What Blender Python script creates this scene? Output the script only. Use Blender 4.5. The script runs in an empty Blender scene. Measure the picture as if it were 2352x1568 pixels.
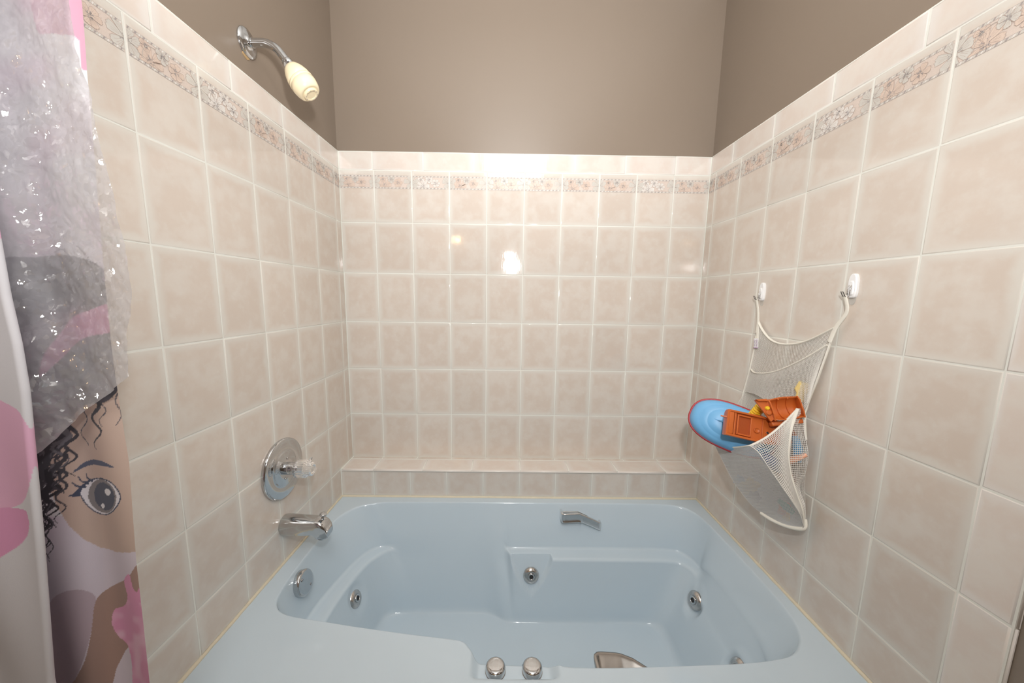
import bpy, bmesh, math, random
import numpy as np
from mathutils import Vector, Matrix

random.seed(7)
rng = np.random.default_rng(7)
scn = bpy.context.scene
COL = scn.collection
Z0 = 1.617            # height of the grout line under the border tiles
RIM = 0.480           # tub rim
W = 1.5037            # alcove width (tile face to tile face)
AL, AR = 0.0295, 0.007  # the side walls are not quite square to the back wall
TP, TR = 0.1524, 0.2035  # tile pitch across / up
CEIL = 2.56

# ------------------------------------------------------------------ camera
FPX = 819.68
CAM = np.array([0.6686, -1.5291, Z0 - 0.2976])
YAW, PITCH, ROLL = -0.0085, -0.1419, 0.0135
PPX, PPY = -14.54, 16.41
_cy, _sy = math.cos(YAW), math.sin(YAW)
_cp, _sp = math.cos(PITCH), math.sin(PITCH)
c_fwd = np.array([-_sy * _cp, _cy * _cp, _sp])
_r = np.array([_cy, _sy, 0.0])
_u = np.cross(_r, c_fwd)
c_right = math.cos(ROLL) * _r + math.sin(ROLL) * _u
c_up = -math.sin(ROLL) * _r + math.cos(ROLL) * _u
cam_d = bpy.data.cameras.new('camera')
cam = bpy.data.objects.new('camera', cam_d)
COL.objects.link(cam)
cam_d.sensor_fit = 'HORIZONTAL'
cam_d.sensor_width = 36.0
cam_d.lens = FPX / 2352 * 36
cam_d.shift_x = -PPX / 2352
cam_d.shift_y = PPY / 2352
cam_d.clip_start = 0.02
m = Matrix.Identity(4)
for i in range(3):
    m[i][0], m[i][1], m[i][2], m[i][3] = c_right[i], c_up[i], -c_fwd[i], CAM[i]
cam.matrix_world = m
scn.camera = cam


def at(u, v, n, d):
    """measurement helper: point of the plane n.p = d seen at photo position (u, v)"""
    D = c_fwd + c_right * ((u - 1176 - PPX) / FPX) - c_up * ((v - 784 - PPY) / FPX)
    n = np.array(n, float)
    return CAM + D * ((d - n @ CAM) / (n @ D))


def at_y(u, v, y):
    return at(u, v, (0, 1, 0), y)


def at_right(u, v, off):
    return at(u, v, (1, -AR, 0), W - off)


# ------------------------------------------------------------------ light
world = bpy.data.worlds.new('world')
scn.world = world
world.use_nodes = True
world.node_tree.nodes['Background'].inputs[0].default_value = (0.9, 0.93, 1.0, 1)
world.node_tree.nodes['Background'].inputs[1].default_value = 0.02


def area_light(name, loc, direction, sx, sy, power, color, spread=180):
    d = bpy.data.lights.new(name, 'AREA')
    d.shape = 'RECTANGLE'
    d.size, d.size_y = sx, sy
    d.energy = power
    d.color = color
    d.spread = math.radians(spread)
    o = bpy.data.objects.new(name, d)
    o.location = loc
    o.rotation_euler = Vector(direction).to_track_quat('-Z', 'Y').to_euler()
    COL.objects.link(o)
    return o


# the photographer's flash, on top of the camera and tilted up to the ceiling
area_light('camera_flash', (0.738, -1.545, Z0 - 0.032), (0.0, 0.985, 0.17), 0.052, 0.052, 9.8, (1.0, 1.0, 1.0), 150)
area_light('camera_flash_bounce', (0.725, -1.60, Z0 + 0.060), (0.0, 0.68, 0.73), 0.07, 0.05, 10.0, (1.0, 1.0, 1.0), 110)
# added overhead fill behind the camera, lifting the tub and lower walls
area_light('overhead_fill', (0.75, -1.95, 2.50), (0, 0.25, -1.0), 0.55, 0.55, 14.5, (1.0, 0.985, 0.96))

vs = scn.view_settings
vs.view_transform = 'Standard'
vs.look = 'None'
vs.gamma = 1.0
vs.use_curve_mapping = False
vs.exposure = -0.08


# ------------------------------------------------------------------ helpers
def srgb(r, g, b):
    f = lambda c: (c / 255 / 12.92) if c / 255 <= 0.04045 else ((c / 255 + 0.055) / 1.055) ** 2.4
    return (f(r), f(g), f(b), 1.0)


class NT:
    """small node-tree writer"""
    def __init__(self, name):
        self.m = bpy.data.materials.new(name)
        self.m.use_nodes = True
        self.t = self.m.node_tree
        self.b = self.t.nodes['Principled BSDF']
        self.out = self.t.nodes['Material Output']

    def n(self, kind, **kw):
        nd = self.t.nodes.new(kind)
        for k, v in kw.items():
            if k.startswith('i_'):
                key = k[2:]
                key = int(key) if key.isdigit() else key.replace('_', ' ')
                if isinstance(v, bpy.types.NodeSocket):
                    self.t.links.new(v, nd.inputs[key])
                else:
                    nd.inputs[key].default_value = v
            else:
                setattr(nd, k, v)
        return nd

    def link(self, a, b):
        self.t.links.new(a, b)

    def mix(self, fac, a, b):
        nd = self.t.nodes.new('ShaderNodeMix')
        nd.data_type = 'RGBA'
        for s, v in ((nd.inputs[0], fac), (nd.inputs[6], a), (nd.inputs[7], b)):
            if isinstance(v, bpy.types.NodeSocket):
                self.t.links.new(v, s)
            else:
                s.default_value = v
        return nd.outputs[2]

    def math(self, op, a, b=None, c=None):
        nd = self.t.nodes.new('ShaderNodeMath')
        nd.operation = op
        for i, v in enumerate((a, b, c)):
            if v is None:
                continue
            if isinstance(v, bpy.types.NodeSocket):
                self.t.links.new(v, nd.inputs[i])
            else:
                nd.inputs[i].default_value = v
        return nd.outputs[0]

    def ramp(self, fac, lo, hi):
        nd = self.t.nodes.new('ShaderNodeMapRange')
        nd.interpolation_type = 'SMOOTHSTEP'
        self.t.links.new(fac, nd.inputs[0])
        nd.inputs[1].default_value, nd.inputs[2].default_value = lo, hi
        return nd.outputs[0]


def principled(name, color, rough=0.5, metal=0.0, spec=0.5, bump=None, vary=0.0, vscale=8.0, **extra):
    t = NT(name)
    b = t.b
    b.inputs['Roughness'].default_value = rough
    b.inputs['Metallic'].default_value = metal
    b.inputs['Specular IOR Level'].default_value = spec
    tc = t.n('ShaderNodeTexCoord')
    noi = t.n('ShaderNodeTexNoise', i_Vector=tc.outputs['Object'], i_Scale=vscale, i_Detail=4.0)
    k = 1 - vary
    dark = (color[0] * k, color[1] * k, color[2] * k, 1)
    t.link(t.mix(noi.outputs['Fac'], dark, color), b.inputs['Base Color'])
    if bump:
        n2 = t.n('ShaderNodeTexNoise', i_Vector=tc.outputs['Object'], i_Scale=bump[0], i_Detail=3.0)
        bp = t.n('ShaderNodeBump', i_Height=n2.outputs['Fac'], i_Strength=bump[1], i_Distance=bump[2])
        t.link(bp.outputs['Normal'], b.inputs['Normal'])
    for kk, v in extra.items():
        b.inputs[kk.replace('_', ' ')].default_value = v
    return t.m


class MB:
    """collects geometry for one mesh object (world coordinates)"""
    def __init__(self):
        self.v, self.f, self.mi, self.sm = [], [], [], []

    def add(self, vs_, fs_, mat=0, smooth=True):
        o = len(self.v)
        self.v += [tuple(map(float, p)) for p in vs_]
        for i, f in enumerate(fs_):
            self.f.append(tuple(o + k for k in f))
            self.mi.append(mat)
            self.sm.append(smooth[i] if isinstance(smooth, (list, tuple)) else smooth)
        return self

    def grid(self, P, mat=0, smooth=True, close_u=False, close_v=False):
        P = np.asarray(P, float)
        nu, nv = P.shape[:2]
        fs_ = []
        for i in range(nu if close_u else nu - 1):
            for j in range(nv if close_v else nv - 1):
                a, b = i, (i + 1) % nu
                c, d = j, (j + 1) % nv
                fs_.append((a * nv + c, b * nv + c, b * nv + d, a * nv + d))
        return self.add(P.reshape(-1, 3), fs_, mat, smooth)

    def tube(self, path, r, n=10, mat=0, flat=1.0, up=(0, 0, 1), caps=True, closed=False):
        path = [Vector(p) for p in path]
        N = len(path)
        rs = r if isinstance(r, (list, tuple, np.ndarray)) else [r] * N
        up = Vector(up)
        rings = []
        for i, p in enumerate(path):
            if closed:
                tg = path[(i + 1) % N] - path[i - 1]
            else:
                tg = path[min(i + 1, N - 1)] - path[max(i - 1, 0)]
            tg.normalize()
            s = tg.cross(up)
            if s.length < 1e-4:
                s = tg.cross(Vector((1, 0, 0)))
            s.normalize()
            q = s.cross(tg)
            rings.append([tuple(p + (s * math.cos(a) + q * math.sin(a) * flat) * rs[i])
                          for a in (2 * math.pi * k / n for k in range(n))])
        self.grid(rings, mat, True, close_u=closed, close_v=True)
        if caps and not closed:
            o = len(self.v)
            self.v += rings[0] + rings[-1]
            self.f.append(tuple(o + k for k in range(n))[::-1])
            self.f.append(tuple(o + n + k for k in range(n)))
            self.mi += [mat, mat]
            self.sm += [False, False]
        return self

    def lathe(self, prof, origin, axis, n=32, mat=0, smooth=True, wob=None):
        ax = Vector(axis).normalized()
        a = ax.cross(Vector((0, 0, 1)))
        if a.length < 1e-3:
            a = ax.cross(Vector((1, 0, 0)))
        a.normalize()
        b = ax.cross(a)
        o = Vector(origin)
        rings = []
        for r, h in prof:
            ring = []
            for k in range(n):
                th = 2 * math.pi * k / n
                rr = r * (wob(th) if wob else 1)
                ring.append(tuple(o + ax * h + (a * math.cos(th) + b * math.sin(th)) * rr))
            rings.append(ring)
        self.grid(rings, mat, smooth, close_v=True)
        for ring, rv in ((rings[0], False), (rings[-1], True)):
            off = len(self.v)
            self.v += ring
            f = tuple(off + k for k in range(n))
            self.f.append(f if rv else f[::-1])
            self.mi.append(mat)
            self.sm.append(False)
        return self

    def box(self, c, size, bevel=0.0, rot=None, seg=2, mat=0):
        bm = bmesh.new()
        bmesh.ops.create_cube(bm, size=1.0)
        for v in bm.verts:
            v.co = Vector((v.co.x * size[0], v.co.y * size[1], v.co.z * size[2]))
        if bevel > 0:
            bmesh.ops.bevel(bm, geom=list(bm.edges), offset=bevel, segments=seg, profile=0.6, affect='EDGES')
        R = rot if rot is not None else Matrix.Identity(3)
        c = Vector(c)
        bm.verts.index_update()
        self.add([c + R @ v.co for v in bm.verts], [[v.index for v in f.verts] for f in bm.faces], mat, bevel > 0)
        bm.free()
        return self

    def prism(self, poly, o, e1, e2, n, t, mat=0, bev=0.0):
        """extrude a 2D outline (in e1/e2) from o along n by t, with a chamfered front edge"""
        o, e1, e2, n = (Vector(x) for x in (o, e1, e2, n))
        P = np.array(poly, float)
        if 0.5 * np.sum(P[:, 0] * np.roll(P[:, 1], -1) - np.roll(P[:, 0], -1) * P[:, 1]) * (1 if e1.cross(e2).dot(n) > 0 else -1) < 0:
            P = P[::-1]
        k = len(P)
        d = np.roll(P, -1, 0) - np.roll(P, 1, 0)
        d /= np.linalg.norm(d, axis=1)[:, None] + 1e-9
        inn = np.stack([-d[:, 1], d[:, 0]], 1) * (1 if e1.cross(e2).dot(n) > 0 else -1)
        P2 = P + inn * bev
        w = lambda q, h: tuple(o + e1 * q[0] + e2 * q[1] + n * h)
        vv = [w(q, 0) for q in P] + [w(q, t - bev) for q in P] + [w(q, t) for q in P2]
        ff, sm = [], []
        for L_ in range(2):
            for i in range(k):
                j = (i + 1) % k
                ff.append((L_ * k + i, L_ * k + j, (L_ + 1) * k + j, (L_ + 1) * k + i))
                sm.append(False)
        ff.append(tuple(range(k))[::-1])
        ff.append(tuple(2 * k + i for i in range(k)))
        sm += [False, False]
        return self.add(vv, ff, mat, sm)

    def mesh(self, name, mats, base=(0, 0, 0)):
        me = bpy.data.meshes.new(name)
        b = np.array(base)
        me.from_pydata([tuple(np.array(p) - b) for p in self.v], [], self.f)
        for mm in (mats if isinstance(mats, (list, tuple)) else [mats]):
            me.materials.append(mm)
        me.polygons.foreach_set('material_index', self.mi)
        me.polygons.foreach_set('use_smooth', self.sm)
        me.update()
        return me

    def build(self, name, mats, parent=None):
        base = (0, 0, 0)
        if parent is not None:
            p = parent
            b = Vector((0, 0, 0))
            while p is not None:
                b += p.location
                p = p.parent
            base = tuple(b)
        else:
            vv = np.array(self.v)
            base = ((vv[:, 0].min() + vv[:, 0].max()) / 2, (vv[:, 1].min() + vv[:, 1].max()) / 2, vv[:, 2].min())
        o = bpy.data.objects.new(name, self.mesh(name, mats, base))
        COL.objects.link(o)
        if parent is None:
            o.location = base
        else:
            o.parent = parent
        return o


def tag(o, label=None, cat=None, group=None, kind=None):
    if label:
        o['label'] = label
    if cat:
        o['category'] = cat
    if group:
        o['group'] = group
    if kind:
        o['kind'] = kind
    return o


def thing(name, loc, label, cat, group=None):
    o = bpy.data.objects.new(name, None)
    o.empty_display_size = 0.05
    o.location = loc
    COL.objects.link(o)
    return tag(o, label, cat, group)


def catmull(pts, n, closed=False):
    P = [np.array(p, float) for p in pts]
    k = len(P)
    out = []
    segs = k if closed else k - 1
    for i in range(segs):
        if closed:
            a, b, c, d = P[i - 1], P[i], P[(i + 1) % k], P[(i + 2) % k]
        else:
            a, b, c, d = P[max(i - 1, 0)], P[i], P[i + 1], P[min(i + 2, k - 1)]
        for j in range(n):
            t = j / n
            out.append(0.5 * ((2 * b) + (c - a) * t + (2 * a - 5 * b + 4 * c - d) * t * t + (3 * b - a - 3 * c + d) * t ** 3))
    if not closed:
        out.append(P[-1])
    return out


def resample(pts, n):
    P = np.array(pts, float)
    d = np.r_[0, np.cumsum(np.linalg.norm(np.diff(P, axis=0), axis=1))]
    s = np.linspace(0, d[-1], n)
    return np.stack([np.interp(s, d, P[:, i]) for i in range(P.shape[1])], 1)


# ------------------------------------------------------------------ materials
def tile_material(name, pink, cream, edge):
    t = NT(name)
    tc = t.n('ShaderNodeTexCoord')
    oi = t.n('ShaderNodeObjectInfo')
    off = t.n('ShaderNodeCombineXYZ', i_X=t.math('MULTIPLY', oi.outputs['Random'], 37.0),
              i_Y=t.math('MULTIPLY', oi.outputs['Random'], 91.0), i_Z=t.math('MULTIPLY', oi.outputs['Random'], 13.0))
    pos = t.n('ShaderNodeVectorMath', operation='ADD', i_0=tc.outputs['Object'], i_1=off.outputs[0]).outputs[0]
    n1 = t.n('ShaderNodeTexNoise', i_Vector=pos, i_Scale=17.0, i_Detail=5.0, i_Roughness=0.55)
    n2 = t.n('ShaderNodeTexNoise', i_Vector=pos, i_Scale=42.0, i_Detail=4.0, i_Roughness=0.6)
    base = t.mix(t.ramp(n1.outputs['Fac'], 0.38, 0.66), pink, cream)
    base = t.mix(t.math('MULTIPLY', t.ramp(n2.outputs['Fac'], 0.5, 0.8), 0.35), base, edge)
    # the glaze is printed paler towards the edges of every tile
    sp = t.n('ShaderNodeSeparateXYZ', i_0=tc.outputs['Generated'])
    gx = t.math('MULTIPLY', t.math('MINIMUM', sp.outputs[0], t.math('SUBTRACT', 1.0, sp.outputs[0])), 0.152)
    gy = t.math('MULTIPLY', t.math('MINIMUM', sp.outputs[1], t.math('SUBTRACT', 1.0, sp.outputs[1])), 0.203)
    dd = t.math('ADD', t.math('MINIMUM', gx, gy), t.math('MULTIPLY', t.math('SUBTRACT', n1.outputs['Fac'], 0.5), 0.035))
    e = t.ramp(dd, 0.021, 0.001)
    base = t.mix(t.math('MULTIPLY', e, 0.75), base, edge)
    rv = t.math('ADD', 0.97, t.math('MULTIPLY', oi.outputs['Random'], 0.06))
    base = t.n('ShaderNodeVectorMath', operation='SCALE', i_0=base, i_Scale=rv).outputs[0]
    t.link(base, t.b.inputs['Base Color'])
    t.b.inputs['Roughness'].default_value = 0.06
    t.b.inputs['Specular IOR Level'].default_value = 0.5
    mp = t.n('ShaderNodeMapping', i_Vector=pos)
    mp.inputs['Scale'].default_value = (150, 40, 90)
    nb = t.n('ShaderNodeTexNoise', i_Vector=mp.outputs[0], i_Scale=1.0, i_Detail=3.0)
    bp = t.n('ShaderNodeBump', i_Height=nb.outputs['Fac'], i_Strength=0.12, i_Distance=0.0007)
    t.link(bp.outputs['Normal'], t.b.inputs['Normal'])
    return t.m


M_TILE = tile_material('glazed_tile', srgb(216, 203, 191), srgb(221, 212, 202), srgb(225, 222, 214))
M_CAP = tile_material('glazed_cap_tile', srgb(226, 214, 204), srgb(229, 221, 212), srgb(233, 229, 224))
M_GROUT = principled('grout', srgb(238, 238, 230), 0.75, vary=0.08, vscale=30, bump=(300, 0.2, 0.0005))
M_BROWN = principled('brown_paint', srgb(143, 129, 115), 0.33, spec=0.6, vary=0.04, vscale=3, bump=(120, 0.06, 0.001))
M_WHITE = principled('ceiling_paint', srgb(238, 236, 232), 0.8, vary=0.02)
M_FLOOR = principled('floor_vinyl', srgb(178, 170, 160), 0.5, vary=0.15)
M_CAULK = principled('caulk', srgb(232, 222, 198), 0.5, vary=0.14, vscale=60)
M_TUB = principled('blue_acrylic', srgb(204, 219, 229), 0.08, spec=0.5, vary=0.03, vscale=6)
M_CHROME = principled('chrome', (0.62, 0.63, 0.64, 1), 0.09, 1.0, vary=0.12, vscale=60)
M_DULLCHROME = principled('worn_chrome', (0.62, 0.6, 0.58, 1), 0.2, 1.0, vary=0.2, vscale=90)
M_HANDLE = principled('satin_chrome', (0.80, 0.80, 0.80, 1), 0.16, 1.0, vary=0.1, vscale=40)  # lightened in colour to offset the dark tub it mirrors
M_DIMMED = principled('dimmed_handle_chrome', (0.46, 0.44, 0.42, 1), 0.2, 1.0, vary=0.2, vscale=70)  # worn chrome darkened in colour to dim the ceiling's reflection
M_DARK = principled('dark_opening', (0.02, 0.02, 0.02, 1), 0.6)
M_BONE = principled('bone_plastic', srgb(250, 234, 198), 0.25, vary=0.04, vscale=20, Subsurface_Weight=0.0)
M_ACRYLIC = principled('clear_acrylic', (1, 1, 1, 1), 0.03, spec=0.5, Transmission_Weight=0.95, IOR=1.45)
M_WPLASTIC = principled('white_plastic', srgb(246, 246, 246), 0.22)
M_TAB = principled('clear_tab', srgb(225, 222, 216), 0.3, Alpha=0.55)
M_WIRE = principled('wire', (0.42, 0.4, 0.38, 1), 0.25, 1.0)
M_PATCH = principled('torn_drywall', srgb(196, 164, 120), 0.9, vary=0.3, vscale=200)

# floral border print
B_FIELD = principled('border_field', srgb(226, 211, 200), 0.3, vary=0.12, vscale=900, bump=(900, 0.5, 0.0006))
B_GREY = principled('border_grey_petal', srgb(218, 214, 206), 0.22, vary=0.1, vscale=120)
B_PEACH = principled('border_peach_petal', srgb(228, 208, 193), 0.22, vary=0.12, vscale=120)
B_LINE = principled('border_line', srgb(196, 176, 165), 0.3, vary=0.15, vscale=300)
B_DARK = principled('border_stamen', srgb(182, 174, 172), 0.3, vary=0.2, vscale=500)
B_WHITE = principled('border_white_petal', srgb(236, 232, 226), 0.2, vary=0.06, vscale=120)
B_MATS = [B_FIELD, B_GREY, B_PEACH, B_LINE, B_DARK, B_WHITE]


# ------------------------------------------------------------------ walls
def tile_mesh(w, h, name, t=0.007, bull=None):
    """glazed tile centred on its front face, soft pressed edges; bull = side with a rounded-over edge"""
    b = MB()
    g = 0.0010
    x0, x1, y0, y1 = -w / 2 + g, w / 2 - g, -h / 2 + g, h / 2 - g
    rings = []
    for ins, z in ((0, -t), (0, -0.0016), (0.0005, -0.0008), (0.0013, -0.0003), (0.0026, 0.0)):
        a = [ins] * 4   # left right bottom top
        zz = [z] * 4
        r = [x0 + a[0], x1 - a[1], y0 + a[2], y1 - a[3]]
        if bull is not None:
            i = {'l': 0, 'r': 1, 'b': 2, 't': 3}[bull]
            if z > -t:
                k = {-0.0016: 0, -0.0008: 1, -0.0003: 2, 0.0: 3}[z]
                ins2 = (0.0004, 0.002, 0.0045, 0.008)[k]
                r[i] = (x0 + ins2, x1 - ins2, y0 + ins2, y1 - ins2)[i]
                z2 = (-0.0055, -0.003, -0.0011, 0.0)[k]
            else:
                z2 = z
        pts = [(r[0], r[2]), (r[1], r[2]), (r[1], r[3]), (r[0], r[3])]
        ring = []
        for j, (px, py) in enumerate(pts):
            zz = z
            if bull == 't' and j in (2, 3) or bull == 'b' and j in (0, 1) or bull == 'r' and j in (1, 2) or bull == 'l' and j in (0, 3):
                zz = z2
            ring.append((px, py, zz))
        rings.append(ring)
    vv = [p for r in rings for p in r]
    ff, sm = [], []
    for k in range(len(rings) - 1):
        for j in range(4):
            ff.append((k * 4 + j, k * 4 + (j + 1) % 4, k * 4 + 4 + (j + 1) % 4, k * 4 + 4 + j))
            sm.append(k > 0)
    ff.append(tuple((len(rings) - 1) * 4 + j for j in range(4)))
    sm.append(False)
    b.add(vv, ff, 0, sm)
    return b.mesh(name, [M_TILE])


_tile_cache = {}


def get_tile(w, h, name, bull=None, mat=None):
    key = (round(w, 4), round(h, 4), bull, mat.name if mat else None)
    if key not in _tile_cache:
        me = tile_mesh(w, h, name, bull=bull)
        if mat:
            me.materials[0] = mat
        _tile_cache[key] = me
    return _tile_cache[key]


def floral_border(half_w, seed, white=False, wl=None, wr=None):
    """raised flower frieze: rope edges, petals, outlines and stamens, in tile coordinates"""
    R = random.Random(seed)
    b = MB()
    xl = -half_w + 0.0036
    xr = half_w - 0.0036
    Y0, H = 0.0322, 0.0500

    def flat(poly, z, mat):
        q = [(min(max(x, xl), xr), min(max(y, Y0 + 0.005), Y0 + H - 0.005), z) for x, y in poly]
        b.add(q, [tuple(range(len(q)))], mat, False)

    def ribbon(pts, wd, z, mat):
        P = np.array(pts, float)
        d = np.gradient(P, axis=0)
        d /= np.linalg.norm(d, axis=1)[:, None] + 1e-9
        nrm = np.stack([-d[:, 1], d[:, 0]], 1) * wd / 2
        k = len(P)
        vv = []
        for q in np.concatenate([P + nrm, P - nrm]):
            vv.append((min(max(q[0], xl), xr), min(max(q[1], Y0 + 0.005), Y0 + H - 0.005), z))
        b.add(vv, [(i + 1, i, k + i, k + i + 1) for i in range(k - 1)], mat, False)

    b.add([(xl, Y0, 0.0003), (xr, Y0, 0.0003), (xr, Y0 + H, 0.0003), (xl, Y0 + H, 0.0003),
           (xl, Y0, -0.0002), (xr, Y0, -0.0002), (xr, Y0 + H, -0.0002), (xl, Y0 + H, -0.0002)],
          [(0, 1, 2, 3), (4, 5, 1, 0), (3, 2, 6, 7)], 0, False)

    def flower(cx, cy, r, n, mat, z, a0, squash=1.0):
        for k in range(n):
            a = a0 + 2 * math.pi * k / n + R.uniform(-.15, .15)
            rr = r * R.uniform(0.85, 1.12)
            wd = math.pi / n * R.uniform(0.95, 1.15)
            edge = []
            for j in range(13):
                s = -1 + 2 * j / 12
                prof = rr * (1 - 0.28 * s ** 4 - 0.32 * abs(s) ** 8) * (1 + 0.05 * math.sin(j * 2.4 + k))
                aa = a + s * wd
                edge.append((cx + prof * math.cos(aa), cy + prof * math.sin(aa) * squash))
            zz = z + 0.00012 * (k % 3)
            flat([(cx, cy)] + edge, zz, mat)
            ribbon([(cx + (edge[0][0] - cx) * .35, cy + (edge[0][1] - cy) * .35)] + edge +
                   [(cx + (edge[-1][0] - cx) * .35, cy + (edge[-1][1] - cy) * .35)], 0.00055, zz + 0.0002, 3)
            for s in (-.35, .1, .4):   # petal veins
                aa = a + s * wd
                ribbon([(cx + rr * q * math.cos(aa + .05 * math.sin(q * 4)), cy + rr * q * math.sin(aa) * squash) for q in (.35, .5, .65, .78)],
                       0.0003, zz + 0.00015, 3)
        for k in range(26):   # stamens
            a = R.uniform(0, 2 * math.pi)
            q = r * R.uniform(0.12, 0.42)
            px, py = cx + q * math.cos(a), cy + q * math.sin(a) * squash
            s = 0.00085
            flat([(px + s * math.cos(i), py + s * math.sin(i)) for i in (0, 1.05, 2.1, 3.15, 4.2, 5.24)], z + 0.0007, 4)
            if k % 2:
                ribbon([(cx + q * .3 * math.cos(a), cy + q * .3 * math.sin(a) * squash), (px, py)], 0.0004, z + 0.0006, 4)

    fw = 0.0762
    x = lambda mm: -fw + mm / 1000
    y = lambda mm: Y0 + mm / 1000
    pe = 5 if white else 2
    flower(x(0), y(25), 0.029, 7, 1, 0.0005, 0.3)
    flower(x(152.4), y(25), 0.029, 7, 1, 0.0005, 0.3)
    flower(x(45), y(13), 0.025, 7, pe, 0.0006, 0.9)
    flower(x(36), y(36), 0.011, 5, pe, 0.00055, 0.2)
    ribbon([(x(52 + 24 * math.cos(q)), y(14 + 27 * math.sin(q))) for q in np.linspace(1.4, 3.3, 14)], 0.0012, 0.0012, 3)
    ribbon([(x(52 + 24 * math.cos(q)), y(14 + 27 * math.sin(q))) for q in np.linspace(1.4, 3.3, 14)], 0.0006, 0.0013, 1)
    flower(x(70), y(36), 0.0145, 6, 1 if not white else 5, 0.0009, 0.5)
    flower(x(97), y(23), 0.0185, 6, pe, 0.0008, 1.1, 0.9)
    ribbon([(x(100 + 6 * q), y(12 - 8 * q * q)) for q in np.linspace(0, 1, 6)], 0.0008, 0.0006, 3)
    # twisted rope edges
    for ry in (Y0 + 0.0024, Y0 + H - 0.0024):
        for sgn in (-1, 1):
            b.add([(xl, ry + sgn * 0.0025 - .0002, 0.0006), (xr, ry + sgn * 0.0025 - .0002, 0.0006),
                   (xr, ry + sgn * 0.0025 + .0002, 0.0006), (xl, ry + sgn * 0.0025 + .0002, 0.0006)], [(0, 1, 2, 3)], 4, False)
        q = xl
        k = 0
        while q < xr - 0.004:
            L_ = R.uniform(0.0025, 0.0045)
            b.add([(q, ry - .0019, 0.0005), (q + L_ * .7, ry - .0021, 0.0005), (min(q + L_ * 1.3, xr), ry + .0019, 0.0007), (q + L_ * .5, ry + .0021, 0.0007)],
                  [(0, 1, 2, 3)], (4, 1, 5, 1)[k % 4], False)
            q += L_
            k += 1
    return b.mesh('floral_border', B_MATS)


BORDER = [floral_border(TP / 2, 11), floral_border(TP / 2, 12), floral_border(TP / 2, 13, True)]


class Wall:
    """frame of one wall: u runs along it, z up, n into the room"""
    def __init__(self, name, o, U, N, label):
        self.o, self.U, self.N = np.array(o, float), np.array(U, float), np.array(N, float)
        self.U /= np.linalg.norm(self.U)
        self.N /= np.linalg.norm(self.N)
        self.name, self.label = name, label

    def p(self, u, z, n=0.0):
        return self.o + self.U * u + self.N * n + np.array([0, 0, z])

    def slab(self, b, u0, u1, z0, z1, n0, n1, mat=0):
        P = [self.p(u, z, n) for n in (n0, n1) for z in (z0, z1) for u in (u0, u1)]
        b.add(P, [(0, 2, 3, 1), (4, 5, 7, 6), (0, 1, 5, 4), (2, 6, 7, 3), (0, 4, 6, 2), (1, 3, 7, 5)], mat, False)

    def shell(self, u0, u1):
        b = MB()
        self.slab(b, u0, u1, 0, CEIL, -0.108, -0.008)
        self.obj = tag(b.build(self.name, M_BROWN), self.label, 'wall', kind='structure')

    def grout(self, u0, u1, z0, z1):
        b = MB()
        self.slab(b, u0 - 0.007, u1 + 0.007, z0, z1, -0.009, -0.0008)
        return b.build('grout', M_GROUT, self.obj)

    def tile(self, name, u0, u1, z0, z1, bull=None, mat=None, n=0.0):
        me = get_tile(u1 - u0, z1 - z0, name, bull, mat)
        o = bpy.data.objects.new(name, me)
        COL.objects.link(o)
        o.parent = self.obj
        c = self.p((u0 + u1) / 2, (z0 + z1) / 2, n + random.uniform(-0.0002, 0.0002)) - np.array(self.obj.location)
        mt = Matrix.Identity(4)
        Zv = np.array([0, 0, 1.0])
        for i in range(3):
            mt[i][0], mt[i][1], mt[i][2], mt[i][3] = self.U[i], Zv[i], self.N[i], c[i]
        mt = mt @ Matrix.Rotation(random.uniform(-.0035, .0035), 4, 'X') @ Matrix.Rotation(random.uniform(-.0035, .0035), 4, 'Y')
        o.matrix_local = mt
        return o


back = Wall('wall_back', (0, 0, 0), (1, 0, 0), (0, -1, 0), 'brown painted back wall tiled in beige up to the flower border')
left = Wall('wall_left', (0, 0, 0), (AL, 1, 0), (1, -AL, 0), 'brown painted left wall tiled in beige behind the shower head')
right = Wall('wall_right', (W, 0, 0), (-AR, -1, 0), (-1, AR, 0), 'brown painted right wall tiled in beige behind the toy bag')
YF = -2.95   # the wall behind the camera
back.shell(-0.15, W + 0.15)
left.shell(YF - 0.02, 0.008)
right.shell(-0.008, -YF + 0.02)

b = MB().box((W / 2 - .03, (YF) / 2, -0.05), (W + 0.4, -YF + 0.2, 0.1))
tag(b.build('floor', M_FLOOR), 'plain pale bathroom floor beside the tub', 'floor', kind='structure')
b = MB().box((W / 2 - .03, (YF) / 2, CEIL + 0.05), (W + 0.4, -YF + 0.2, 0.1))
tag(b.build('ceiling', M_WHITE), 'plain white ceiling over the bathtub alcove', 'ceiling', kind='structure')
b = MB().box((W / 2 - .03, YF - 0.05, CEIL / 2), (W + 0.4, 0.1, CEIL))
tag(b.build('wall_front', M_BROWN), 'brown painted wall behind the camera', 'wall', kind='structure')

rows = [Z0 - TR * k for k in range(6)]           # R0..R5
TOP, CAP = Z0 + TR, Z0 + 0.279
EDGE = 1.033                                      # where the tile ends towards the room


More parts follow.
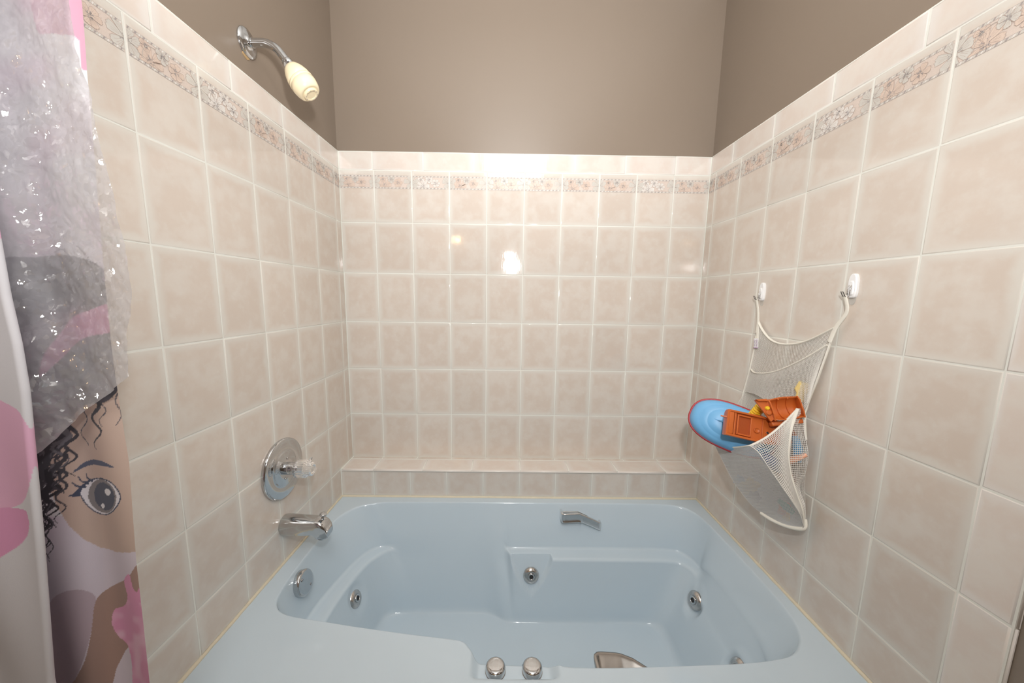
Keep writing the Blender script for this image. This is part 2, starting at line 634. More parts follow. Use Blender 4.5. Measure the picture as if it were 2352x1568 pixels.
def tile_wall(wl, edges, u0, u1, caps, bull_side=None, low=None):
    wl.grout(min(u0, u1) + (0.01 if wl is left else 0), max(u0, u1) - (0.01 if wl is right else 0), low, CAP - 0.004)
    zs = [TOP] + rows
    last = 5
    for i in range(len(edges) - 1):
        a, c = sorted((edges[i], edges[i + 1]))
        narrow = (c - a) < 0.06
        bl = bull_side if (bull_side and i == len(edges) - 2) else None
        for r in range(6):
            t = wl.tile('tile' if r else 'border_tile', a, c, zs[r + 1], zs[r], bull=bl, mat=M_CAP if bl else None)
            if r == 0 and bl is None:
                if narrow:
                    me = floral_border((c - a) / 2, 40 + i)
                elif abs((c - a) - TP) < 0.004:
                    me = BORDER[2] if (i * 7 + len(edges)) % 6 == 1 else BORDER[i % 2]
                else:
                    me = floral_border((c - a) / 2, 40 + i)
                o = bpy.data.objects.new('floral_border', me)
                COL.objects.link(o)
                o.parent = t
        if low is not None and low < rows[-1] - 0.01:
            wl.tile('tile', a, c, low + 0.004, rows[-1], bull=bl, mat=M_CAP if bl else None)
    for i in range(len(caps) - 1):
        a, c = sorted((caps[i], caps[i + 1]))
        wl.tile('cap_tile', a, c, TOP, CAP, bull='t', mat=M_CAP)


be = [0.0] + [0.1397 + TP * k for k in range(9)] + [W]
tile_wall(back, be, 0, W, [0.0] + [0.1352 + 0.2042 * k for k in range(7)] + [W], low=rows[-1] - 0.001)
le = [0.0] + [-(0.0416 + TP * k) for k in range(7)] + [-EDGE]
tile_wall(left, le, 0, -EDGE, [0.0, -0.142, -0.3506, -0.551, -0.749, -0.953, -EDGE], 'l', low=RIM)
re_ = [0.0] + [0.0429 + TP * k for k in range(7)] + [EDGE]
tile_wall(right, re_, 0, EDGE, [0.0, 0.142, 0.344, 0.546, 0.7487, 0.953, EDGE], 'r', low=RIM)

# tiled ledge along the back of the tub
LY, LZ = -0.1195, Z0 - 1.0135
b = MB().box((W / 2, (LY + 0.001 + 0.007) / 2, (LZ - .001) / 2), (W + .012, -LY + 0.006, LZ - 0.001))
ledge = tag(b.build('wall_ledge', M_GROUT), 'low tiled ledge running along the back of the blue tub', 'ledge', kind='structure')


class LedgeTop(Wall):
    pass


def place(parent, me, name, c, X, Y, N):
    o = bpy.data.objects.new(name, me)
    COL.objects.link(o)
    o.parent = parent
    mt = Matrix.Identity(4)
    c = np.array(c) - np.array(parent.location)
    for i in range(3):
        mt[i][0], mt[i][1], mt[i][2], mt[i][3] = X[i], Y[i], N[i], c[i]
    o.matrix_local = mt
    return o


xe = [0.004] + [0.1352 + 0.2045 * k for k in range(7)] + [W - 0.004]
for i in range(len(xe) - 1):
    w_, d_ = xe[i + 1] - xe[i], 0.1005
    place(ledge, get_tile(w_, d_, 'ledge_tile', 'b', M_CAP), 'ledge_tile', ((xe[i] + xe[i + 1]) / 2, LY - 0.006 + d_ / 2, LZ),
          (1, 0, 0), (0, 1, 0), (0, 0, 1))
xe = [0.004] + [0.1375 + 0.1542 * k for k in range(9)] + [W - 0.004]
for i in range(len(xe) - 1):
    w_, d_ = xe[i + 1] - xe[i], 0.0225
    place(ledge, get_tile(w_, d_, 'ledge_strip', None, None), 'ledge_strip', ((xe[i] + xe[i + 1]) / 2, -0.0115, LZ),
          (1, 0, 0), (0, 1, 0), (0, 0, 1))
xe = [0.0] + [0.1346 + 0.1528 * k for k in range(9)] + [W]
for i in range(len(xe) - 1):
    w_, h_ = xe[i + 1] - xe[i], LZ - 0.006 - (RIM + 0.005)
    place(ledge, get_tile(w_, h_, 'ledge_front_tile'), 'ledge_front_tile', ((xe[i] + xe[i + 1]) / 2, LY, RIM + 0.005 + h_ / 2),
          (1, 0, 0), (0, 0, 1), (0, -1, 0))


# caulk where the tub meets the tile
def caulk(name, pts, label):
    b = MB()
    P = resample(pts, 60)
    P[:, 2] += rng.normal(0, 0.0004, len(P))
    b.tube(P, [0.0050 + random.uniform(-.0006, .0006) for _ in P], 8)
    return tag(b.build(name, M_CAULK), label, 'caulk', kind='structure')


caulk('trim_1', [(0.002, LY - 0.001, RIM + 0.001), (W - 0.002, LY - 0.001, RIM + 0.001)], 'cream caulk line between the tub and the ledge tiles')
caulk('trim_2', [left.p(LY, RIM + 0.001, 0.001), left.p(-EDGE + .01, RIM + 0.001, 0.001)], 'cream caulk line between the tub and the left wall')
caulk('trim_3', [right.p(-LY, RIM + 0.001, 0.001), right.p(EDGE - .01, RIM + 0.001, 0.001)], 'cream caulk line between the tub and the right wall')


# ------------------------------------------------------------------ bathtub
TUB_C = np.array([0.76, -0.47])
TUB_FRONT = -1.030


def ray_hit(poly, ang):
    """distance from TUB_C to a closed outline along each angle"""
    P = np.array(poly) - TUB_C
    Q = np.roll(P, -1, 0)
    E_ = Q - P
    out = np.zeros(len(ang))
    for i, a in enumerate(ang):
        d = np.array([math.cos(a), math.sin(a)])
        den = d[0] * E_[:, 1] - d[1] * E_[:, 0]
        den[np.abs(den) < 1e-12] = 1e-12
        t = (P[:, 0] * E_[:, 1] - P[:, 1] * E_[:, 0]) / den
        s = (P[:, 0] * d[1] - P[:, 1] * d[0]) / den
        ok = (s >= -1e-9) & (s <= 1 + 1e-9) & (t > 0)
        out[i] = t[ok].max() if ok.any() else out[i - 1]
    return out


o_rim = catmull([(0.632, -0.158), (0.232, -0.162), (0.14, -0.175), (0.085, -0.205), (0.052, -0.26), (0.040, -0.34), (0.038, -0.45), (0.038, -0.56),
                 (0.046, -0.63), (0.062, -0.662), (0.09, -0.682), (0.13, -0.694), (0.22, -0.708), (0.31, -0.722), (0.443, -0.740), (0.545, -0.752),
                 (0.580, -0.759), (0.599, -0.778), (0.615, -0.793), (0.645, -0.797), (0.71, -0.799), (0.775, -0.801), (0.806, -0.813),
                 (0.835, -0.819), (0.92, -0.820), (1.017, -0.818), (1.15, -0.813),
                 (1.239, -0.809), (1.31, -0.802), (1.369, -0.790), (1.410, -0.765), (1.438, -0.732), (1.455, -0.680), (1.461, -0.593), (1.460, -0.408),
                 (1.453, -0.267), (1.435, -0.207), (1.400, -0.174), (1.307, -0.160), (1.062, -0.158), (0.85, -0.158)], 8, True)
o_m1 = catmull([(0.62, -0.200), (0.30, -0.203), (0.20, -0.206), (0.150, -0.235), (0.115, -0.30), (0.088, -0.40), (0.070, -0.50), (0.068, -0.60), (0.085, -0.64),
                (0.13, -0.665), (0.22, -0.682), (0.44, -0.712), (0.60, -0.73), (0.80, -0.775), (1.02, -0.785), (1.24, -0.778), (1.36, -0.755), (1.41, -0.70),
                (1.430, -0.59), (1.432, -0.41), (1.424, -0.30), (1.402, -0.245), (1.345, -0.217), (1.06, -0.212), (0.80, -0.212), (0.72, -0.212), (0.685, -0.206)], 10, True)
o_m2 = catmull([(0.62, -0.203), (0.30, -0.209), (0.225, -0.222), (0.185, -0.262), (0.160, -0.31), (0.137, -0.40), (0.125, -0.50), (0.124, -0.58), (0.14, -0.63),
                (0.18, -0.655), (0.26, -0.675), (0.44, -0.704), (0.60, -0.722), (0.80, -0.768), (1.02, -0.778), (1.24, -0.77), (1.35, -0.745), (1.40, -0.69),
                (1.424, -0.59), (1.425, -0.44), (1.412, -0.36), (1.385, -0.306), (1.335, -0.275), (1.06, -0.270), (0.90, -0.269), (0.80, -0.268), (0.725, -0.262), (0.695, -0.230)], 10, True)
o_fl = catmull([(0.58, -0.270), (0.30, -0.272), (0.245, -0.282), (0.215, -0.32), (0.205, -0.45), (0.205, -0.58), (0.225, -0.63), (0.30, -0.655), (0.60, -0.69),
                (0.90, -0.715), (1.15, -0.71), (1.24, -0.68), (1.275, -0.60), (1.285, -0.45), (1.285, -0.37), (1.265, -0.325), (1.22, -0.312), (1.0, -0.312), (0.80, -0.312),
                (0.70, -0.308), (0.645, -0.280)], 10, True)
ol = resample(np.vstack([o_rim, o_rim[:1]]), 1301)[:-1]
ang = np.arctan2(ol[:, 1] - TUB_C[1], ol[:, 0] - TUB_C[0])
ox0, ox1 = left.p(-0.6, 0)[0], right.p(0.6, 0)[0]
outer = [(left.p(LY, 0)[0] + .001, LY), (right.p(-LY, 0)[0] - .001, LY), (right.p(1.03, 0)[0] - .001, TUB_FRONT), (left.p(-1.03, 0)[0] + .001, TUB_FRONT)]
ca = [math.atan2(y - TUB_C[1], x - TUB_C[0]) for x, y in outer]
ang = np.sort(np.r_[ang, ca])
dirs = np.stack([np.cos(ang), np.sin(ang)], 1)
rP, r1, r2, rF, rO = (ray_hit(o, ang) for o in (o_rim, o_m1, o_m2, o_fl, outer))


def ring_smooth(a, k):
    w = np.hanning(2 * k + 3)[1:-1]
    w /= w.sum()
    return np.convolve(np.r_[a[-k:], a, a[:k]], w, 'valid')


ua = np.linspace(-math.pi, math.pi, 1441)[:-1]
ring = lambda o, k: np.interp(ang, np.r_[ua, math.pi], np.r_[(lambda q: np.r_[q, q[0]])(ring_smooth(ray_hit(o, ua), k))])
r1, r2, rF = ring(o_m1, 8), ring(o_m2, 9), ring(o_fl, 14)
r1 = np.minimum(r1, rP - 0.004)
r2 = np.minimum(r2, r1)
rO = np.maximum(rO, rP + 0.004)
SH, FL = -0.165, -0.400
lerp = lambda a, c, t: a + (c - a) * t
sw = np.clip((r1 - r2) / 0.035, 0, 1)      # 1 where there is an armrest shelf, 0 on plain wall
sw = sw * sw * (3 - 2 * sw)
on_wall = lambda z: rP + (rF - rP) * (z / FL)
zA, zB, zC = SH + 0.045 * (1 - sw), SH - 0.001, SH - 0.004 - 0.045 * (1 - sw)
r1w, rmw, r2w = lerp(on_wall(zA), r1, sw), lerp(on_wall(zB), lerp(r1, r2, .5), sw), lerp(on_wall(zC), r2, sw)
r1, r2 = r1w, r2w
wl_ = lambda r, z: lerp(on_wall(z), r, sw)
ctrl = [(rO, 0 * rO), (lerp(rO, rP, .3), 0 * rO), (lerp(rO, rP, .6), 0 * rO), (np.minimum(rP + 0.03, lerp(rO, rP, .75)), 0 * rO), (np.minimum(rP + 0.012, lerp(rO, rP, .87)), 0 * rP), (rP, 0 * rP), (wl_(lerp(rP, r1, .10), -0.014 + 0 * rP), 0 * rP - 0.014),
        (wl_(lerp(rP, r1, .55), -0.080 + 0 * rP), 0 * rP - 0.080), (wl_(lerp(rP, r1, .93), zA + .018), zA + 0.018), (r1, zA), (rmw, 0 * rP + zB), (r2, zC), (wl_(lerp(r2, rF, .06), zC - .02), zC - 0.020),
        (wl_(lerp(r2, rF, .45), -0.275 + 0 * rP), 0 * rP - 0.275), (wl_(lerp(r2, rF, .80), -0.352 + 0 * rP), 0 * rP - 0.352), (rF, 0 * rP + FL), (rF * .90, 0 * rP + FL - .002), (rF * .6, 0 * rP + FL - 0.006), (rF * .3, 0 * rP + FL - 0.009), (rF * .02, 0 * rP + FL - 0.010)]
RR = np.stack([c[0] for c in ctrl], 1)
ZZ = np.stack([c[1] for c in ctrl], 1)


def chaikin(A):
    Q = 0.75 * A[:, :-1] + 0.25 * A[:, 1:]
    S = 0.25 * A[:, :-1] + 0.75 * A[:, 1:]
    mid = np.stack([Q, S], 2).reshape(A.shape[0], -1)
    return np.concatenate([A[:, :1], mid, A[:, -1:]], 1)


for _ in range(3):
    RR, ZZ = chaikin(RR), chaikin(ZZ)
X_ = TUB_C[0] + dirs[:, :1] * RR
Y_ = TUB_C[1] + dirs[:, 1:] * RR
sst = lambda x, a, c: (lambda t: t * t * (3 - 2 * t))(np.clip((x - a) / (c - a), 0, 1))
# sunken tray for the two control knobs in the front deck
dip = sst(X_, 0.600, 0.624) * (1 - sst(X_, 0.782, 0.812)) * sst(Y_, -0.848, -0.834) * (1 - sst(Y_, -0.77, -0.745))
ZZ = ZZ - 0.020 * dip * (ZZ > -0.06)
# moulded scoops round the jets
JET_C = np.array([0.791, -0.267, -0.238])
dz = -ZZ
hw = 0.083 * (1 - np.clip((dz - 0.165) / 0.140, 0, 1) ** 1.6)
mk = (1 - sst(np.abs(X_ - JET_C[0]), hw - 0.007, hw + 0.002)) * sst(dz, 0.150, 0.168) * (1 - sst(dz, 0.292, 0.308)) * (Y_ > -0.40)
yt = -0.2405 - (dz - 0.165) * 0.32
Y_ = lerp(Y_, np.maximum(Y_, yt), mk)
for (jx, jy, jz) in ((1.368, -0.396, -0.224), (1.366, -0.640, -0.222)):
    q = np.sqrt(((Y_ - jy) / 0.055) ** 2 + ((ZZ - jz) / 0.062) ** 2)
    mk = (1 - sst(q, 0.55, 1.0)) * (X_ > 1.2) * (dz > 0.12)
    X_ = X_ + mk * np.clip(1.374 - X_, -0.004, 0.025)
q = np.sqrt(((Y_ + 0.383) / 0.055) ** 2 + ((ZZ + 0.235) / 0.06) ** 2)
X_ = X_ - (1 - sst(q, 0.5, 1.0)) * (X_ < 0.4) * (dz > 0.12) * 0.006

tub = thing('bathtub', (W / 2, -0.575, 0.0), 'light blue whirlpool bathtub set between the tiled walls', 'bathtub')
b = MB()
b.grid(np.stack([X_, Y_, ZZ + RIM], 2), close_u=True)
basin = b.build('basin', M_TUB, tub)
bmx = bmesh.new()
bmx.from_mesh(basin.data)
bmesh.ops.recalc_face_normals(bmx, faces=bmx.faces)
if sum(f.normal.z for f in bmx.faces if f.calc_center_median().z > RIM - 0.002 - tub.location.z) < 0:
    bmesh.ops.reverse_faces(bmx, faces=bmx.faces)
bmx.to_mesh(basin.data)
bmx.free()
# apron (front skirt) under the deck
b = MB()
xa, xb = left.p(-1.03, 0)[0] + 0.002, right.p(1.03, 0)[0] - 0.002
b.box(((xa + xb) / 2, TUB_FRONT + 0.012, (RIM - 0.002) / 2), (xb - xa, 0.022, RIM - 0.002), 0.006)
b.build('apron', M_TUB, tub)


def disc_part(name, prof, o, n, mat, parent, seg=40):
    return MB().lathe(prof, o, n, seg).build(name, mat, parent)


def jet(o, n, k=1.18):
    j = disc_part('jet', [(0.0255 * k, -0.004), (0.0262 * k, 0.0), (0.0255 * k, 0.003), (0.022 * k, 0.0075), (0.0165 * k, 0.0105), (0.0118 * k, 0.0115), (0.0105 * k, 0.0095)],
                  o, n, M_DULLCHROME, tub)
    nn = Vector(n).normalized()
    disc_part('nozzle_ring', [(0.0112 * k, 0.006), (0.0108 * k, 0.0125), (0.009 * k, 0.0135), (0.0066 * k, 0.013), (0.0062 * k, 0.010)], Vector(o) + nn * .001, n, M_CHROME, j, 28)
    disc_part('nozzle_hole', [(0.0060 * k, 0.008), (0.0060 * k, 0.0128)], Vector(o) + nn * .0008, n, M_DARK, j, 20)


jet((JET_C[0], JET_C[1] - 0.002, RIM + JET_C[2]), (0, -1, 0.26))
jet((0.150, -0.386, RIM - 0.236), (1, -0.15, 0.42))
jet((1.369, -0.397, RIM - 0.223), (-1, -0.25, 0.32))
jet((1.367, -0.640, RIM - 0.222), (-1, -0.15, 0.32))

# overflow plate under the spout
OV, ON = Vector((0.0575, -0.528, RIM - 0.047)), Vector((1, -0.05, 0.22)).normalized()
ov = disc_part('overflow_plate', [(0.0375, -0.012), (0.038, 0.004), (0.037, 0.0075), (0.0345, 0.0095), (0.030, 0.0102), (0.012, 0.0106)], OV, ON, M_CHROME, tub, 48)
e2 = Vector((0, 1, 0))
e3 = ON.cross(e2)
for s in (-1, 1):
    c = OV + (e2 * 0.6 + e3 * -0.8).normalized() * 0.0235 * s + ON * 0.0098
    sc = MB().lathe([(0.0048, 0), (0.0047, 0.0012), (0.0036, 0.0017)], c, ON, 18)
    sc.box(c + ON * 0.0017, (0.0006, 0.0062, 0.0008), 0, Matrix((ON, e2, e3)).transposed(), mat=1)
    sc.build('screw', [M_DULLCHROME, M_DARK], ov)

# two control knobs on the sunken tray
for kx in (0.661, 0.7465):
    kn = disc_part('control_knob', [(0.0226, 0), (0.0232, 0.002), (0.0232, 0.0105), (0.0224, 0.0140), (0.0204, 0.0166), (0.0176, 0.0181), (0.0146, 0.0186), (0.006, 0.0188)],
                   (kx, -0.814, RIM - 0.0205), (0, 0, 1), M_CHROME, tub, 48)
    disc_part('knob_base', [(0.0240, 0), (0.0240, 0.0008), (0.0234, 0.0012)], (kx, -0.814, RIM - 0.0205), (0, 0, 1), M_DULLCHROME, kn, 40)


# grab handles: a flat bar that leaves the wall squarely and slopes back to it
def grab_handle(x0, x1, yw, dirn, zc, out, h, name='grab_handle', skew=0.0, tilt=0.0):
    pl = [(x0, 0.0), (x0, out * .75), (x0 + .008, out * .96), (x0 + .02, out), (x0 + (x1 - x0) * .38, out), (x0 + (x1 - x0) * .46, out * .96), (x0 + (x1 - x0) * .9, out * .28), (x1, out * 0.10), (x1, 0)]
    pl = resample(pl, 44)
    L2 = []
    for i, (px, py) in enumerate(pl):
        t = i / 43
        zz = zc - skew * t
        d = pl[min(i + 1, 43)] - pl[max(i - 1, 0)]
        d /= np.linalg.norm(d) + 1e-9
        nx, ny = -d[1], d[0]
        hh = h / 2
        th = 0.0060
        ring = []
        for a in np.linspace(0, 2 * math.pi, 17)[:-1]:
            cs, sn = math.cos(a), math.sin(a)
            q = (abs(cs) ** 0.5) * np.sign(cs) * th
            r = (abs(sn) ** 0.5) * np.sign(sn) * hh
            ring.append((px + nx * q, yw + dirn * max(py + ny * q - r * tilt * min(1, py / out * 1.5), -0.01), zz + r * math.sqrt(1 - tilt * tilt)))
        L2.append(ring)
    bb = MB().grid(L2, close_v=True)
    n = len(bb.v)
    bb.f.append(tuple(range(16)))
    bb.f.append(tuple(range(n - 16, n))[::-1])
    bb.mi += [0, 0]
    bb.sm += [False, False]
    hd = bb.build(name, M_DIMMED, tub)
    return hd


hx0, hx1, ho_ = 0.917, 1.073, 0.040
hl = hx1 - hx0
hp = resample(catmull([(hx0, -.004, 0), (hx0, .020, 0), (hx0 + .001, ho_ * .85, 0), (hx0 + .008, ho_, 0), (hx0 + hl * .25, ho_, .0015), (hx0 + hl * .42, ho_, .003), (hx0 + hl * .50, ho_, -.001),
                       (hx0 + hl * .75, ho_, -.018), (hx1 - .004, ho_ * .98, -.035), (hx1, ho_ * .8, -.038), (hx1, .012, -.038), (hx1, -.004, -.038)], 6), 70)
L2 = []
for i_ in range(70):
    d_ = hp[min(i_ + 1, 69)] - hp[max(i_ - 1, 0)]
    d_ = d_[:2] / (np.linalg.norm(d_[:2]) + 1e-9)
    ring_ = []
    for a in np.linspace(0, 2 * math.pi, 21)[:-1]:
        q_ = np.sign(math.cos(a)) * abs(math.cos(a)) ** .4 * 0.0055
        r_ = np.sign(math.sin(a)) * abs(math.sin(a)) ** .4 * 0.0172
        # the lower edge of the grip rolls outwards
        roll = 0.006 * max(0, -r_ / 0.015) ** 2 * (1 if hp[i_, 0] < hx0 + hl * .5 and hp[i_, 1] > .03 else 0)
        ring_.append((hp[i_, 0] - d_[1] * q_, -0.160 - (hp[i_, 1] + d_[0] * q_ + roll), RIM - 0.037 + hp[i_, 2] + r_))
    L2.append(ring_)
b = MB().grid(L2, close_v=True)
bk = b.build('grab_handle', M_HANDLE, tub)
MB().prism([(hx0 + .004, -.030), (hx0 + .012, -.034), (hx1 - .03, -.056), (hx1 - .004, -.052), (hx1 - .004, -.030), (hx0 + .07, .006), (hx0 + .004, .006)], (0, -0.166, RIM - 0.034), (1, 0, 0), (0, 0, 1), (0, -1, 0.1), 0.010, bev=0.002).build('wall_plate', M_DULLCHROME, bk)
grab_handle(0.908, 1.050, -0.806, 1, RIM - 0.046, 0.031, 0.052, skew=0.014, tilt=-0.90)


# ------------------------------------------------------------------ taps on the left wall
def lw(y, z, n):
    return Vector(left.p(y / left.U[1], z, n))


LN = Vector(left.N)
LU = Vector(left.U)
ZV = Vector((0, 0, 1))

# tub spout
SPZ = Z0 - 1.018
spout = thing('tub_spout', lw(-0.484, SPZ, 0), 'chrome tub spout with diverter knob below the round valve', 'spout')
b = MB()
rings = []
prof = [  # distance from wall, half width, top, bottom, squareness
    (0.0005, .0310, .032, -.0320, 2.0), (0.006, .0322, .0330, -.0330, 2.0), (0.020, .0320, .0325, -.0322, 2.1), (0.045, .0300, .0300, -.0305, 2.4), (0.075, .0275, .0275, -.0275, 2.8),
    (0.095, .0262, .0262, -.0255, 3.2), (0.102, .0260, .0258, -.0290, 3.6), (0.108, .0258, .0252, -.0370, 4.0), (0.120, .0252, .0228, -.0410, 4.2), (0.132, .0240, .0150, -.0400, 4.2), (0.139, .0222, .004, -.0350, 4.0), (0.143, .019, -.010, -.0290, 3.0)]
for d, hw_, tp, bt, ex in prof:
    ring = []
    cz, hz = (tp + bt) / 2, (tp - bt) / 2
    for k in range(40):
        a = 2 * math.pi * k / 40
        c_, s_ = math.cos(a), math.sin(a)
        px = np.sign(c_) * abs(c_) ** (2 / ex) * hw_
        pz = np.sign(s_) * abs(s_) ** (2 / ex) * hz + cz
        ring.append(tuple(lw(-0.484, SPZ, d) + LU * px + ZV * pz))
    rings.append(ring)
b.grid(rings, close_v=True)
n = len(b.v)
b.f.append(tuple(range(n - 40, n)))
b.mi.append(0)
b.sm.append(False)
b.build('body', M_CHROME, spout)
dv = MB().lathe([(0.0042, 0), (0.0042, 0.012), (0.0075, 0.0135), (0.0105, 0.0165), (0.0112, 0.019), (0.0095, 0.0215), (0.004, 0.0225)], lw(-0.484, SPZ + 0.020, 0.122), (0.15, 0, 1), 28)
dv.build('diverter_knob', M_CHROME, spout)

# valve
VC = lw(-0.478, Z0 - 0.832, 0)
valve = thing('shower_valve', VC, 'round chrome shower valve plate with clear ribbed knob', 'valve')
disc_part('escutcheon', [(0.0925, 0.0005), (0.0935, 0.004), (0.0925, 0.0095), (0.0890, 0.0115), (0.060, 0.0112), (0.056, 0.0105), (0.0535, 0.0128), (0.050, 0.0140), (0.038, 0.0138), (0.036, 0.0150), (0.030, 0.0155)],
          VC, LN, M_CHROME, valve, 72)
disc_part('collar', [(0.019, 0.013), (0.0192, 0.030), (0.0180, 0.032), (0.0165, 0.052)], VC, LN, M_CHROME, valve, 36)
for s in (-1, 1):
    disc_part('screw', [(0.0042, 0.0150), (0.0040, 0.0172), (0.002, 0.0178)], VC + ZV * 0.029 * s + LU * 0.008 * s, LN, M_DULLCHROME, valve, 16)
kb = MB().lathe([(0.0215, 0.046), (0.0255, 0.049), (0.0265, 0.055), (0.0268, 0.078), (0.0250, 0.081), (0.0215, 0.083), (0.0205, 0.096), (0.0185, 0.099), (0.012, 0.0995), (0.010, 0.0955)],
                VC, LN, 96, wob=lambda th: 1 + 0.030 * math.cos(th * 24))
knob = kb.build('knob', M_ACRYLIC, valve)
pt = Vector(LN) * 0.088
MB().tube([VC + pt + ZV * 0.016 - LU * 0.004, VC + pt + ZV * 0.026 + LU * .004, VC + LN * 0.092 + ZV * 0.034 + LU * 0.010], [0.0085, 0.006, 0.0025], 12, flat=0.6).build('pointer', M_ACRYLIC, knob)

# shower head
SC = lw(-0.472, Z0 + 0.362, -0.008)
shower = thing('wall_shower', SC, 'bone coloured shower head on bent chrome arm high on brown wall', 'shower head')
disc_part('flange', [(0.0345, 0.0005), (0.0355, 0.002), (0.034, 0.005), (0.026, 0.0085), (0.0165, 0.0105), (0.0125, 0.014), (0.012, 0.018)], SC, LN, M_CHROME, shower, 56)
arm = catmull([lw(-0.472, Z0 + 0.362, -0.004), lw(-0.472, Z0 + 0.3625, 0.025), lw(-0.471, Z0 + 0.361, 0.048), lw(-0.470, Z0 + 0.350, 0.070), lw(-0.470, Z0 + 0.332, 0.086), lw(-0.470, Z0 + 0.314, 0.100)], 6)
MB().tube(arm, 0.0105, 20, up=(0, 1, 0)).build('arm', M_CHROME, shower)
HA = Vector((0.60, 0.02, -0.80)).normalized()
HO = lw(-0.470, Z0 + 0.320, 0.095)
disc_part('collar_nut', [(0.0125, 0), (0.0135, 0.002), (0.0135, 0.012), (0.0115, 0.014), (0.0115, 0.018), (0.013, 0.019), (0.013, 0.026)], HO, HA, M_CHROME, shower, 12)
head = disc_part('head', [(0.0135, 0.0180), (0.0195, 0.0209), (0.0233, 0.0267), (0.0276, 0.0354), (0.0309, 0.0469), (0.0325, 0.0570), (0.0319, 0.0574), (0.0319, 0.0583), (0.0330, 0.0587), (0.0334, 0.0650), (0.0329, 0.0653), (0.0329, 0.0662), (0.0336, 0.0666),
                           (0.0333, 0.0773), (0.0314, 0.0873), (0.0280, 0.0953), (0.0228, 0.0982), (0.0220, 0.0971)], HO, HA, M_BONE, shower, 56)
fc = MB().lathe([(0.0195, 0.090), (0.0195, 0.1015), (0.0180, 0.103), (0.0135, 0.1033), (0.0125, 0.1015)], HO, HA, 44)
a1 = HA.orthogonal().normalized()
a2 = HA.cross(a1)
for k in range(10):
    th = 2 * math.pi * k / 10
    fc.lathe([(0.0011, 0), (0.0011, 0.0007)], HO + HA * 0.1032 + (a1 * math.cos(th) + a2 * math.sin(th)) * 0.0162, HA, 8, mat=1)
fc.build('spray_face', [M_BONE, M_DULLCHROME], head)
# torn edge of the wall opening under the flange
b = MB()
pp = [(-0.018, -0.030), (-0.006, -0.033), (0.004, -0.034), (0.006, -0.038), (-0.003, -0.0425), (-0.012, -0.040), (-0.020, -0.036)]
b.prism(pp, SC - LN * 0.0005, LU, ZV, LN, 0.0022)
b.build('torn_wall_edge', M_PATCH, shower)


# ------------------------------------------------------------------ wall hooks and toy bag
RN = Vector(right.N)
RU = Vector(right.U)


def rw(y, z, n):
    return Vector(right.p(-y / abs(right.U[1]), z, n))


def wall_hook(y, z, label):
    t = thing('adhesive_hook', rw(y, z, 0), label, 'hook', 'adhesive hooks on the right wall')
    o = rw(y, z, 0)
    pts = []
    for k in range(40):
        a = 2 * math.pi * k / 40
        pts.append((np.sign(math.cos(a)) * abs(math.cos(a)) ** .55 * (0.0115 + 0.0022 * math.sin(a) * -1), np.sign(math.sin(a)) * abs(math.sin(a)) ** .62 * 0.0285 + 0.004))
    MB().prism(pts, o, RU, ZV, RN, 0.0075, bev=0.0022).build('base_plate', M_WPLASTIC, t)
    MB().prism([(q[0] * .72, q[1] * .62) for q in pts], o + ZV * -0.004, RU, ZV, RN, 0.0098, bev=0.0026).build('raised_back', M_WPLASTIC, t)
    tab = []
    for k in range(24):
        a = 2 * math.pi * k / 24
        tab.append((math.cos(a) * 0.0085, math.sin(a) * 0.014 - 0.0275))
    MB().prism(tab, o, RU, ZV, RN, 0.0012).build('adhesive_tab', M_TAB, t)
    for s in (-1, 1):
        pth = catmull([o + RU * .0028 * s + ZV * 0.006 + RN * 0.0095, o + RU * .0028 * s + ZV * -0.006 + RN * 0.0118, o + RU * .0028 * s + ZV * -0.0185 + RN * 0.0122, o + RU * .0028 * s + ZV * -0.0225 + RN * 0.0165,
                       o + RU * .0028 * s + ZV * -0.0205 + RN * 0.0215, o + RU * .0026 * s + ZV * -0.0125 + RN * 0.0265, o + RU * .002 * s + ZV * -0.0095 + RN * 0.0282], 5)
        MB().tube(pth, 0.0011, 8).build('wire', M_WIRE, t)
    return t


HK1 = (-0.377, Z0 - 0.272)
HK2 = (-0.678, Z0 - 0.263)
wall_hook(HK1[0], HK1[1], 'white adhesive hook holding the far strap of the toy bag')
wall_hook(HK2[0], HK2[1], 'white adhesive hook holding the near strap of the toy bag')

M_NET = principled('white_net', srgb(236, 232, 224), 0.8, vary=0.05)
M_NETSHADE = principled('shaded_net', srgb(226, 226, 224), 0.8, vary=0.05)  # white thread greyed: the front panel's shade is put into its colour
M_BIND = principled('white_binding', srgb(244, 240, 228), 0.75, vary=0.06, vscale=200, bump=(500, 0.3, 0.0006))
M_PURPLE = principled('purple_thread', srgb(160, 110, 170), 0.7)


def net(name, P, q, parent, mat, thick=0.0011):
    """woven net: P (nu x nv x 3) control sheet, resampled to cells of q metres, strands by a wireframe"""
    P = np.asarray(P, float)
    lu = np.linalg.norm(np.diff(P, axis=0), axis=2).sum(0).max()
    lv = np.linalg.norm(np.diff(P, axis=1), axis=2).sum(1).max()
    nu, nv = max(2, int(lu / q)), max(2, int(lv / q))
    R1 = np.stack([resample(P[:, j], nu) for j in range(P.shape[1])], 1)
    R2 = np.stack([resample(R1[i], nv) for i in range(nu)], 0)
    o = MB().grid(R2).build(name, mat, parent)
    md = o.modifiers.new('strands', 'WIREFRAME')
    md.thickness = thick
    md.use_even_offset = False
    md.use_replace = True
    return o


bag = thing('toy_bag', rw(-0.50, Z0 - 0.90, 0), 'white net bath toy bag hanging skewed from two wall hooks', 'toy bag')
A3 = lambda u, v, off: np.array(at_right(u, v, off))
